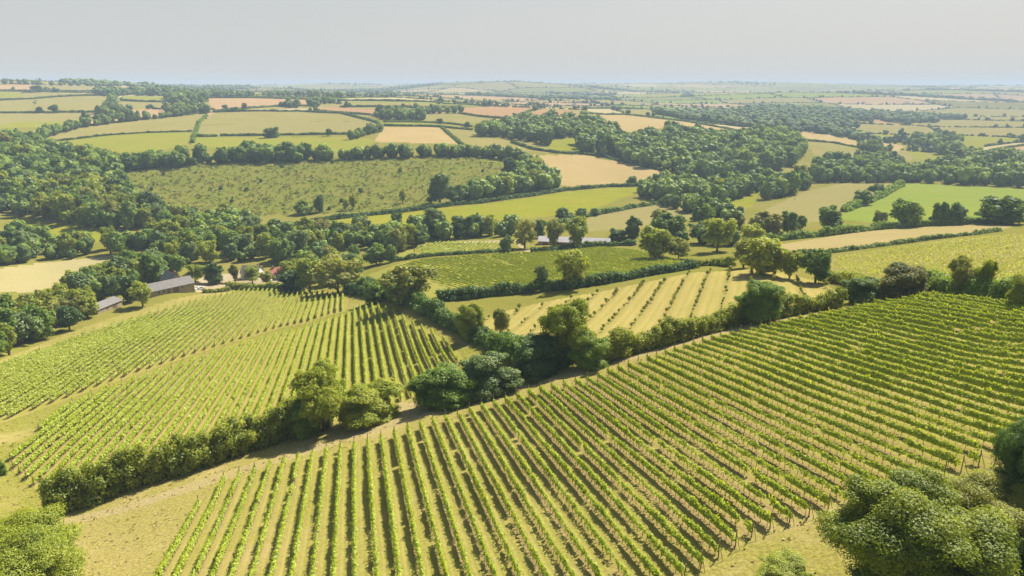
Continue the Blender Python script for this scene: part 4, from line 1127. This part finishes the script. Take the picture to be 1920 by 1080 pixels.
S([(930,352),(960,335),(990,318),(1015,330),(1046,350),(1040,357),(960,366),(900,378),(850,384),(880,368)], 9, 15, 3, 'tree in the wood at the end of the felled hillside', 'trees at the end of the felled hillside')
along([(222,322),(280,315),(340,312),(400,306),(470,303),(520,303),(560,304)], 7, 14, 3.0, 'tree in the ridge line above the felled hillside, towards the dense wood', 'ridge trees towards the dense wood')
along([(220,316),(280,309),(340,306)], 7, 14, 3.0, 'tree in the ridge line above the felled hillside, towards the dense wood', 'ridge trees towards the dense wood')
along([(470,298),(520,298),(560,298),(600,300)], 8, 17, 3.5, 'big spreading tree at the middle of the ridge line', 'spreading ridge trees')
along([(600,300),(640,300),(700,297),(760,295),(820,294),(880,293),(930,297)], 6, 13, 1.8, 'windswept tree in the straight ridge line above the felled hillside', 'straight ridge line trees', wk=.95)
along([(820,292),(880,291),(940,297),(980,306),(1010,320)], 6.5, 13, 2.2, 'tree where the ridge line curves down to the stubble spur', 'curving ridge line trees')
along([(70,262),(120,247),(165,238),(230,229),(300,222),(350,216)], 13, 13, 3, 'tree along the upper edge of the yellow-green hill pasture', 'trees along the hill pasture')
along([(190,214),(205,206),(215,196),(212,188)], 14, 14, 3, 'tree in the copse between plateau fields', 'copse between plateau fields')
S([(185,216),(230,212),(240,218),(200,222)], 14, 15, 3, 'tree in the copse between plateau fields', 'copse between plateau fields')
S([(300,208),(390,206),(400,212),(330,216)], 14, 14, 3, 'tree at the hedge junction behind the hill pasture', 'trees behind the hill pasture')
S([(310,183),(380,182),(392,196),(320,199)], 16, 15, 3, 'tree in the plateau wood beside the peach stubble', 'plateau wood beside peach stubble')
S([(700,218),(760,215),(800,213),(800,226),(760,228),(715,225)], 13, 14, 3, 'tree in the dark copse behind the green lane', 'dark copse behind the green lane')
along([(800,213),(830,213),(862,212)], 12, 15, 2, 'tree in the dark copse behind the green lane', 'dark copse behind the green lane')
along([(660,262),(690,252),(712,246)], 10, 10, 2, 'tree by the corner of the cream field', 'trees by the cream field')
S([(888,258),(920,256),(955,262),(1000,272),(1035,283),(1030,272),(1040,262),(1080,258),(1100,262),(1150,262),(1160,258),(1130,238),(1095,228),(1040,228),(990,234),(950,244),(900,248)], 13, 16, 3, 'tree in the blue-green wood behind the pale stubble spur', 'trees of the blue-green wood')
S([(1085,285),(1088,268),(1150,262),(1170,268),(1230,262),(1270,252),(1330,262),(1400,262),(1450,258),(1490,262),(1505,290),(1500,310),(1460,325),(1400,332),(1330,338),(1275,336),(1255,322),(1200,312),(1120,292)], 12.5, 17, 3.5, 'tree in the big wood on the slope behind the valley', 'trees of the big slope wood')
S([(1195,372),(1215,352),(1260,345),(1300,352),(1300,372),(1250,380)], 10, 13, 3, 'tree in the valley copse below the stubble spur', 'valley copse below the stubble spur')
S([(1305,365),(1345,350),(1420,345),(1500,345),(1520,352),(1480,368),(1430,380),(1425,368),(1350,385),(1310,390)], 11, 14, 3, 'tree in the wooded valley floor beyond the pale pasture', 'trees of the wooded valley floor')
S([(1310,395),(1350,398),(1390,405),(1395,425),(1350,430),(1310,420)], 10, 11, 2.5, 'tree in the hedge corner between hay field and pale pasture', 'trees in the hay field corner')
along([(1240,385),(1290,395),(1310,402)], 9, 11, 2, 'tree along the upper edge of the olive hay field', 'trees along the olive hay field')
along([(1250,462),(1290,462),(1320,455),(1380,462),(1410,470)], 8, 9, 2, 'bushy tree between the middle vineyard and the hay strip', 'bushy trees above the hay strip')
S([(1520,340),(1545,345),(1700,343),(1760,346),(1920,354),(1990,358),(1990,335),(1900,330),(1800,322),(1700,325),(1640,310),(1560,312),(1530,322)], 13, 14, 3, 'tree in the wood along the top of the emerald pasture', 'trees above the emerald pasture')
S([(1525,305),(1640,298),(1700,305),(1690,318),(1600,322),(1540,322)], 14, 13, 3, 'tree in the valley belt beyond the pale pasture', 'trees of the far valley belt')
S([(1760,315),(1800,292),(1850,300),(1990,308),(1990,330),(1850,325)], 15, 15, 3, 'tree in the far wood below the peach-coloured slope', 'far wood below the peach-coloured slope')
S([(1610,280),(1640,270),(1660,285),(1690,280),(1665,298),(1640,292)], 16, 14, 3, 'tree in the clump beside the yellow-green field beyond the wood', 'clump beyond the big wood')
S([(1700,265),(1760,258),(1800,262),(1810,285),(1760,290),(1720,280)], 17, 14, 3, 'tree in the far copse round the pale cottages', 'far copse round the cottages')
along([(400,178),(500,180),(590,182),(640,183)], 22, 14, 3, 'tree on the plateau edge behind the peach stubble', 'plateau edge trees')
along([(290,180),(340,178),(400,178)], 18, 15, 3, 'tree on the plateau edge behind the peach stubble', 'plateau edge trees')
along([(590,197),(610,195),(625,193)], 14, 15, 2, 'tree at the end of the peach stubble field', 'trees at the end of the peach stubble')
# wood on the skyline and wind-bent skyline trees
S([(-60,157.5),(0,157.2),(40,157.8),(75,158.3),(72,159.5),(-60,159)], 20, 16, 2, 'tree in the dark wood on the skyline', 'skyline wood')
for px in (97,115,133,147,164,172,180,187,196,200,222,255,262):
    p = unproj([px], [160.2 + (px-97)*.016])[0]
    WOODS.append((p[0], p[1], 15, 11, 'wind-bent tree standing alone on the skyline', 'wind-bent skyline trees', True))

# woods that carry on past both sides of the view
for pts_, sp_ in (([(-420,300),(-70,300),(-70,400),(-420,400)], 14), ([(-420,455),(-70,455),(-70,505),(-420,505)], 13), ([(-420,610),(-70,610),(-70,690),(-420,690)], 11), ([(-420,225),(-70,225),(-70,240),(-420,240)], 20), ([(2000,300),(2350,300),(2350,345),(2000,345)], 16), ([(2010,418),(2350,418),(2350,440),(2010,440)], 12)):
    S(pts_, sp_, 13, 3, 'broadleaf tree', 'trees')
# rank by size in the picture; the largest become things, the others one mass
W = []
for (x, y, w_, h_, lb, gr, bu) in WOODS:
    if math.hypot(x, y) > 3500: continue
    z = float(height(np.array([x]), np.array([y]))[0])
    qx, qy, dep = to_px(np.array([x, y, z]))
    if dep < 20 or qx < -450 or qx > 2380: continue
    W.append((h_*F/dep, x, y, w_, h_, lb, gr, bu, dep, qx, qy))
# keep trees off the traced open fields
xs = np.array([q[1] for q in W]); ys = np.array([q[2] for q in W])
bad = np.zeros(len(W), bool)
for (nm, mt, pts, nn), pw in zip(FIELDS, FPOLY):
    bad |= inside(pw, xs, ys)
W = [q for q, b in zip(W, bad) if q[7] or not b]
# and out of sight behind a ridge: a sight line from the camera to the crown must clear the ground
def seen(x, y, z):
    f = np.linspace(.05, .97, 60)
    return bool(np.all(height(x*f, y*f) <= z*f + .5))
W = [q for q in W if seen(q[1], q[2], float(height(np.array([q[1]]), np.array([q[2]]))[0]) + q[4])]
W.sort(key=lambda q: -q[0])
n_ind = max(0, 292 - sum(1 for o in COL.objects if o.parent is None and o.name.startswith('broadleaf_tree')))
print('wood trees', len(W), 'individual', n_ind)
MATS = [None, None, L_dark, L_tree, L_light, L_light, L_airy, L_grey, L_hedge, L_hedge]
rest = []
for q in W:
    _, x, y, w_, h_, lb, gr, bu, dep, qx, qy = q
    if n_ind > 0 and qx > -30 and qx < 1950:
        n_ind -= 1
        kind = ('round','round','tall','round','airy')[int(R.integers(0,5))]
        mt = MATS[int(R.integers(0, len(MATS)))]
        if kind == 'airy' and mt in (None, L_dark): kind = 'round'
        put_tree(x, y, w_, h_, kind, lb, 'tree', gr, mt, 'broadleaf_tree', 'm' if dep < 520 else 's', None, .04)
    else: rest.append((x, y, w_, h_))

# ------------------------------------------------------------------ far hedgerows and woods: one mass
def far_pick(N_, r0, r1):
    rr = np.sqrt(R.uniform(r0**2, r1**2, N_)); aa = R.uniform(-.70, .70, N_)
    x = rr*np.sin(aa); y = rr*np.cos(aa)
    cd, bo = cells(x, y)
    wd = wnoise(x, y, 300) + .5*wnoise(x+900, y-400, 140) + .62*np.exp(-((aa-.42)/.26)**2-((rr-1700)/750)**2) - .25
    return x, y, rr, aa, bo, wd
fx, fy, fh, fw = [], [], [], []
for (N_, r0, r1, ew, wk_) in ((500000, 1150, 2600, 3.0, .050), (700000, 2600, 5000, 4.0, .020), (250000, 5000, 8300, 6.0, .02)):
    x, y, rr, aa, bo, wd = far_pick(N_, r0, r1)
    hsh_ = R.uniform(size=N_)
    edge = (bo < ew) & (hsh_ < (.8 if r0 < 5000 else .6)); wood = (wd > (.40 if r0 < 2600 else .30)) & (R.uniform(size=N_) < wk_*(1+0*wd))
    pk = edge | wood
    x, y, rr, wood = x[pk], y[pk], rr[pk], wood[pk]
    k = len(x)
    hh = np.where(wood, R.normal(14, 3, k), np.where(R.uniform(size=k) < .10, R.normal(10, 2.5, k), R.normal(3.4, .8, k)))
    ww = np.where(wood, hh*R.uniform(.9, 1.3, k)*(1 if r0 < 2600 else 1.8), np.where(hh > 6, hh*R.uniform(.8,1.1,k), R.uniform(5, 9, k)*(1 if r0 < 2600 else 1.5)))
    fldin = np.zeros(k, bool)
    for (nm, mt, pts, nn), pw in zip(FIELDS, FPOLY):
        if np.hypot(*pw.mean(0)) > 800: fldin |= inside(pw, x, y)
    z = height(x, y); qx, qy, dep = to_px(np.stack([x, y, z], -1))
    ok = ~fldin & (qx > -120) & (qx < 2050)
    fx.append(x[ok]); fy.append(y[ok]); fh.append(np.clip(hh[ok], 2.2, 20)); fw.append(ww[ok])
    print('far band', r0, k, int(wood.sum()))
x, y, hh, ww = map(np.concatenate, (fx, fy, fh, fw))
print('far trees', len(x), 'rest', len(rest))
def mass(name, X, Y, Wd, Hh, per, leafk, nbl=5):
    """many trees in one mesh"""
    X, Y, Wd, Hh = map(np.asarray, (X, Y, Wd, Hh)); k = len(X); Z = height(X, Y)
    idx = np.repeat(np.arange(k), nbl)
    d = unit(R.normal(size=(k*nbl,3))); 
    cen = np.stack([X[idx]+d[:,0]*Wd[idx]*.27, Y[idx]+d[:,1]*Wd[idx]*.27, Z[idx]+Hh[idx]*(.56+.22*d[:,2])], -1)
    rad = np.stack([Wd[idx]*R.uniform(.2,.3,k*nbl), Wd[idx]*R.uniform(.2,.3,k*nbl), Hh[idx]*R.uniform(.2,.28,k*nbl)], -1)
    # lower body
    cen = np.concatenate([cen, np.stack([X, Y, Z+Hh*.36], -1)]); rad = np.concatenate([rad, np.stack([Wd*.4, Wd*.4, Hh*.38], -1)])
    tt = np.concatenate([np.clip(.5*R.uniform(size=k)[idx]+.5*R.uniform(size=k*nbl),0,1), R.uniform(0,.3,k)])
    q = cen[:,None,None,:] + rad[:,None,None,:]*CUBESPH[None]
    q = q.reshape(-1,4,3); tn = np.repeat(tt, 24)
    if per > 0:
        ii = np.repeat(np.arange(len(cen)), per); dd = unit(R.normal(size=(len(ii),3))); dd[:,2] = np.abs(dd[:,2])
        pp = cen[ii] + rad[ii]*dd*R.uniform(.85,1.15,(len(ii),1))
        q = np.concatenate([q, leaf_quads(pp, dd+R.normal(size=dd.shape)*.5, rad[ii,0]*leafk, R)]); tn = np.concatenate([tn, np.clip(tt[ii]+R.uniform(-.25,.35,len(ii)),0,1)])
    tag(link(name, mesh_quads(name, q, tn, [L_far])), kind='stuff')
if rest:
    ra = np.array(rest); mass('woodland', ra[:,0], ra[:,1], ra[:,2], ra[:,3], 14, .55, 8)
mass('far_woodland', x, y, ww, hh, 0, .5, 1)

# ------------------------------------------------------------------ scrub over the felled hillside
pw = FPOLY[[i for i, f in enumerate(FIELDS) if f[0] == 'felled_hillside'][0]]
x0, y0 = pw.min(0); x1, y1 = pw.max(0)
X = R.uniform(x0, x1, 30000); Y = R.uniform(y0, y1, 30000); ok = inside(pw, X, Y); X, Y = X[ok][:3800], Y[ok][:3800]
S_ = np.clip(R.lognormal(-.35, .5, len(X)), .3, 3.0)
idx = np.repeat(np.arange(len(X)), 9); k = len(idx)
pos = np.stack([X[idx]+R.normal(size=k)*S_[idx]*.6, Y[idx]+R.normal(size=k)*S_[idx]*.6, height(X, Y)[idx]+R.uniform(0,1,k)*S_[idx]*.9], -1)
tn = np.clip(R.uniform(0,1,len(X))[idx]*.75+R.uniform(0,.3,k), 0, 1)
tag(link('scrub', mesh_quads('scrub', leaf_quads(pos, R.normal(size=(k,3))*.7+[0,0,.8], np.clip(S_[idx]*.85,.5,1.6), R), tn, [L_scrub])), kind='stuff')

for i, (X_, Y_) in enumerate(zip(X[:16], Y[:16])):
    h = float(R.uniform(1.6, 3.4)); put_tree(float(X_), float(Y_), h*1.3, h, 'bush', 'dark shrub scattered on the open felled hillside', 'bush', 'shrubs on the felled hillside', L_dark, 'bush', 's')
# dry grass tufts on the open ground beside the near vineyard
GX, GY = [], []
for (nm, mt, pts, nn), pw in zip(FIELDS, FPOLY):
    if nm in ('headland', 'grass_track'):
        a0, b0 = pw.min(0); a1, b1 = pw.max(0); nq_ = int((a1-a0)*(b1-b0)*.6)
        X = R.uniform(a0, a1, nq_); Y = R.uniform(b0, b1, nq_); ok = inside(pw, X, Y) & (wnoise(X, Y, 3.)+.8*R.normal(size=nq_) > .1) & (np.hypot(X, Y) < 230)
        GX.append(X[ok]); GY.append(Y[ok])
X = np.concatenate(GX); Y = np.concatenate(GY); idx = np.repeat(np.arange(len(X)), 4); k = len(idx)
pos = np.stack([X[idx]+R.normal(size=k)*.16, Y[idx]+R.normal(size=k)*.16, height(X, Y)[idx]+R.uniform(.0,.09,k)], -1)
L_tuft = leaf_mat('dry_grass_blade', (.20,.21,.04), (.33,.29,.09), (.45,.36,.16), trans=.3, per_object=0)
tag(link('grass', mesh_quads('grass', leaf_quads(pos, R.normal(size=(k,3))*.8+[0,0,1.2], .24, R), np.clip(R.uniform(0,1,len(X))[idx]*.8+R.uniform(0,.2,k),0,1), [L_tuft])), kind='stuff')
print('tufts', len(X))

# ------------------------------------------------------------------ buildings
def part(name, quads, mat, parent):
    return link(name, mesh_quads(name, np.array(quads, float), None, [mat]), parent)
def boxq(x0, x1, y0, y1, z0, z1):
    return [[(x0,y0,z0),(x1,y0,z0),(x1,y0,z1),(x0,y0,z1)], [(x1,y0,z0),(x1,y1,z0),(x1,y1,z1),(x1,y0,z1)], [(x1,y1,z0),(x0,y1,z0),(x0,y1,z1),(x1,y1,z1)],
            [(x0,y1,z0),(x0,y0,z0),(x0,y0,z1),(x0,y1,z1)], [(x0,y0,z1),(x1,y0,z1),(x1,y1,z1),(x0,y1,z1)], [(x0,y1,z0),(x1,y1,z0),(x1,y0,z0),(x0,y0,z0)]]
SLATE = solid('slate_roof', (.15,.145,.145), (.215,.205,.20), 1.2, .7)
STONE = solid('stone_wall', (.26,.205,.15), (.40,.33,.25), 1.6)
RENDER = solid('white_render', (.74,.72,.68), (.80,.78,.74), .8)
REDROOF = solid('red_roof', (.34,.12,.09), (.42,.17,.12), 1.5)
PALEROOF = solid('pale_sheet_roof', (.27,.26,.285), (.36,.35,.37), .3, .7)
DARK = solid('dark_opening', (.02,.02,.022), (.04,.04,.04), 1)
GLASS = solid('window_glass', (.05,.06,.07), (.08,.09,.10), 1, .2)
WOODD = solid('door_wood', (.13,.09,.06), (.2,.14,.09), 2)
BRICK = solid('chimney_brick', (.30,.17,.12), (.38,.22,.16), 4)
def gable(name, label, cat, x, y, rz, L, Wd, wh, rh, wall_m, roof_m, wins=(), doors=(), chim=(), over=.35, group=None, back=True):
    """L along local x, depth Wd along local y (front at y=-Wd/2), eaves wh, ridge wh+rh"""
    z = float(height(np.array([x]), np.array([y]))[0])
    o = tag(empty(name, (x, y, z), rz), label, cat, group)
    a, b = L/2, Wd/2
    q = boxq(-a, a, -b, b, -2.0, wh)
    for s in (-a, a): q.append([(s,-b,wh),(s,b,wh),(s,.02,wh+rh),(s,-.02,wh+rh)])
    part('wall', q, wall_m, o)
    th = .16; e = over; ze = wh - rh*e/b
    rq = []
    for sg in (-1, 1):
        p = [(-a-e, sg*(b+e), ze+.03), (a+e, sg*(b+e), ze+.03), (a+e, 0, wh+rh+.03), (-a-e, 0, wh+rh+.03)]
        t = [(u, v, w_+th) for u, v, w_ in p]
        rq += [p, t] + [[p[i], p[(i+1)%4], t[(i+1)%4], t[i]] for i in range(4)]
    rf = part('roof', rq, roof_m, o)
    for (cx, cw) in chim: part('chimney', boxq(cx-cw/2, cx+cw/2, -.4, .4, wh+rh*.6, wh+rh+1.2), BRICK, rf)
    for (wx, wz, ww_, wh_) in wins:
        f = part('window', boxq(wx-ww_/2-.06, wx+ww_/2+.06, -b-.05, -b+.02, wz-.06, wz+wh_+.06), RENDER if wall_m is not RENDER else WOODD, o)
        part('pane', boxq(wx-ww_/2, wx+ww_/2, -b-.07, -b-.045, wz, wz+wh_), GLASS, f)
    for (dx, dw, dh) in doors: part('door', boxq(dx-dw/2, dx+dw/2, -b-.06, -b+.02, 0, dh), WOODD, o)
    return o
def place(pl_, pr_, depth):
    a = unproj([pl_[0], pr_[0]], [pl_[1], pr_[1]])[:, :2]
    d = a[1]-a[0]; L = float(np.hypot(*d)); rz = math.atan2(d[1], d[0]); nrm = np.array([-d[1], d[0]])/L
    c = a.mean(0) + nrm*depth/2
    return float(c[0]), float(c[1]), rz, L
x_, y_, rz_, L_ = place((276,560), (366,548), 7.5)
gable('stone_barn', 'long stone barn with grey slate roof at the top edge of the vineyard', 'barn', x_, y_, rz_, L_, 7.5, 2.6, 2.5, STONE, SLATE,
      wins=[(-3, 1.0, .9, 1.1), (-5.2, 1.0, .9, 1.1), (5, 1.2, .9, 1.0)], doors=[(-1.0, 1.2, 2.1), (2.2, 2.4, 2.3)])
gx, gy = x_ + math.cos(rz_)*(L_/2-4) - math.sin(rz_)*9, y_ + math.sin(rz_)*(L_/2-4) + math.cos(rz_)*9
gable('stone_house', 'stone house with steep dark gable and chimney behind the long barn', 'house', gx, gy, rz_+math.pi/2, 9.5, 6.5, 3.8, 3.4, STONE, SLATE,
      wins=[(-2, 1.2, .9, 1.1), (2, 1.2, .9, 1.1)], doors=[(0, 1.0, 2.0)], chim=[(-4.2, .9)])
x_, y_, rz_, L_ = place((184,589), (230,573), 6.0)
gable('farm_shed', 'small low grey-roofed shed at the wood edge below the barn', 'shed', x_, y_, rz_, L_, 6.0, 2.2, 1.6, STONE, SLATE, doors=[(2.5, 2.2, 1.9)], wins=[(-1.5, .9, .8, .8)])
x_, y_, rz_, L_ = place((452,524), (484,523), 6.5)
gable('white_cottage', 'white cottage with grey gabled roof among garden trees', 'house', x_, y_, rz_, L_, 6.5, 3.2, 2.8, RENDER, SLATE,
      wins=[(-2.4, 1.0, .9, 1.1), (2.2, 1.0, .9, 1.1), (-2.4, 2.5, .7, .6)], doors=[(0, 1.0, 2.0)], chim=[(3.2, .8)])
x_, y_, rz_, L_ = place((512,523), (536,521), 5.5)
gable('red_roofed_house', 'small white house with red roof beside the white cottage', 'house', x_, y_, rz_, L_, 5.5, 2.7, 2.2, RENDER, REDROOF, wins=[(-1.5, 1.0, .8, .9)], doors=[(1.2, 1.0, 2.0)], chim=[(-2, .7)])
x_, y_, rz_, L_ = place((1009,459.5), (1143,457), 10)
sh = gable('long_shed', 'very long low shed with pale sheet roof behind the middle vineyard', 'shed', x_, y_, rz_, L_, 10, 1.7, 1.9, solid('shed_boards', (.30,.23,.17), (.38,.30,.23), 1), PALEROOF,
      doors=[(d_, 2.5, 1.5) for d_ in (-16, -8, 0, 8, 16)])
FAR_H = [(1556,337,8,'pinkish-white farmhouse in the trees beyond the pale pasture'),(1576,336,7,'smaller pale house beside the farmhouse beyond the pale pasture'),
         (1765,279,9,'pale cottage in the far copse'),(1618,194,10,'tiny white house on the distant hillside'),(1700,194,10,'tiny white house among distant trees'),
         (1075,200,9,'pale house at the bend beyond the red soil fields'),(1205,197,9,'pale house in the distant hamlet'),(1222,194,9,'white-walled house at the edge of the distant hamlet'),
         (1314,184,12,'pale farm building by the distant dark wood'),(1804,170,12,'white farm building on the far hazy hill'),(487,233,0,'')]
for (px, py, L_, lb) in FAR_H:
    if not L_: continue
    p = unproj([px], [py])[0]
    gable('farmhouse', lb, 'house', float(p[0]), float(p[1]), float(R.uniform(-.5,.5)), L_*1.5, 7, 4.5, 2.6, RENDER, SLATE if px != 1556 else REDROOF, wins=[(-2.5, 1.2, 1, 1.2), (2.5, 1.2, 1, 1.2)], doors=[(0, 1, 2)], chim=[(L_*.5, .9)])

# ------------------------------------------------------------------ car, poles
def car(px, py, rz, paint, label):
    p = unproj([px], [py])[0]
    o = tag(empty('parked_car', (float(p[0]), float(p[1]), float(p[2])), rz), label, 'car')
    prof = [(-2.1,.35),(-2.15,.75),(-1.5,.88),(-1.0,1.35),(.7,1.42),(1.45,.95),(2.05,.85),(2.1,.35)]
    q = []
    n_ = len(prof)
    for i in range(n_-1):
        (xa, za), (xb, zb_) = prof[i], prof[i+1]
        ya = .86 if za < 1.0 else .66; yb = .86 if zb_ < 1.0 else .66
        q.append([(xa,-ya,za),(xb,-yb,zb_),(xb,yb,zb_),(xa,ya,za)])
        for s in (-1, 1):
            q.append([(xa,s*.86,.3),(xb,s*.86,.3),(xb,s*yb,zb_),(xa,s*ya,za)])
    part('body', q, paint, o)
    gq = []
    for s in (-1, 1): gq.append([(-1.1,s*.8,.95),(1.2,s*.8,.95),(.6,s*.70,1.34),(-.9,s*.70,1.30)])
    gq.append([(1.42,-.6,1.0),(1.42,.6,1.0),(.78,.55,1.40),(.78,-.55,1.40)]); gq.append([(-1.47,-.6,.95),(-1.47,.6,.95),(-1.04,.55,1.34),(-1.04,-.55,1.34)])
    part('window', gq, GLASS, o)
    for wx in (-1.3, 1.3):
        for s in (-1, 1): part('wheel', np.concatenate([tube((wx,s*.7,.32),(wx,s*.9,.32),.32,.32,12), np.array([[(wx-.22,s*.9,.1),(wx+.22,s*.9,.1),(wx+.22,s*.9,.54),(wx-.22,s*.9,.54)]])]), DARK, o)
SILVER = solid('silver_paint', (.55,.56,.58), (.60,.61,.62), .3, .3); WHITEP = solid('white_paint', (.75,.75,.75), (.8,.8,.8), .3, .3)
car(502, 528, .2, SILVER, 'silver car parked in front of the white cottage')
car(375, 543, .9, WHITEP, 'white car parked at the end of the stone barn')
def pole(px, py, hgt, label):
    p = unproj([px], [py])[0]
    o = tag(empty('utility_pole', tuple(map(float, p))), label, 'pole')
    part('shaft', np.concatenate([tube((0,0,-.5),(0,0,hgt),.2,.13,8), np.array([[(-.13,-.13,hgt),(.13,-.13,hgt),(.13,.13,hgt),(-.13,.13,hgt)]])]), WOODPOST, o)
    part('crossarm', boxq(-.9,.9,-.07,.07,hgt-.9,hgt-.72), WOODPOST, o)
    for s in (-.8, 0, .8): part('insulator', tube((s,0,hgt-.72),(s,0,hgt-.45),.06,.04,6), SILVER, o)
pole(777, 480, 8.0, 'wooden utility pole beside the small vine plot')
pole(1490, 375, 9.0, 'thin utility pole standing in the pale pasture')
print('trees', N_TREE[0], 'objects', len(COL.objects))
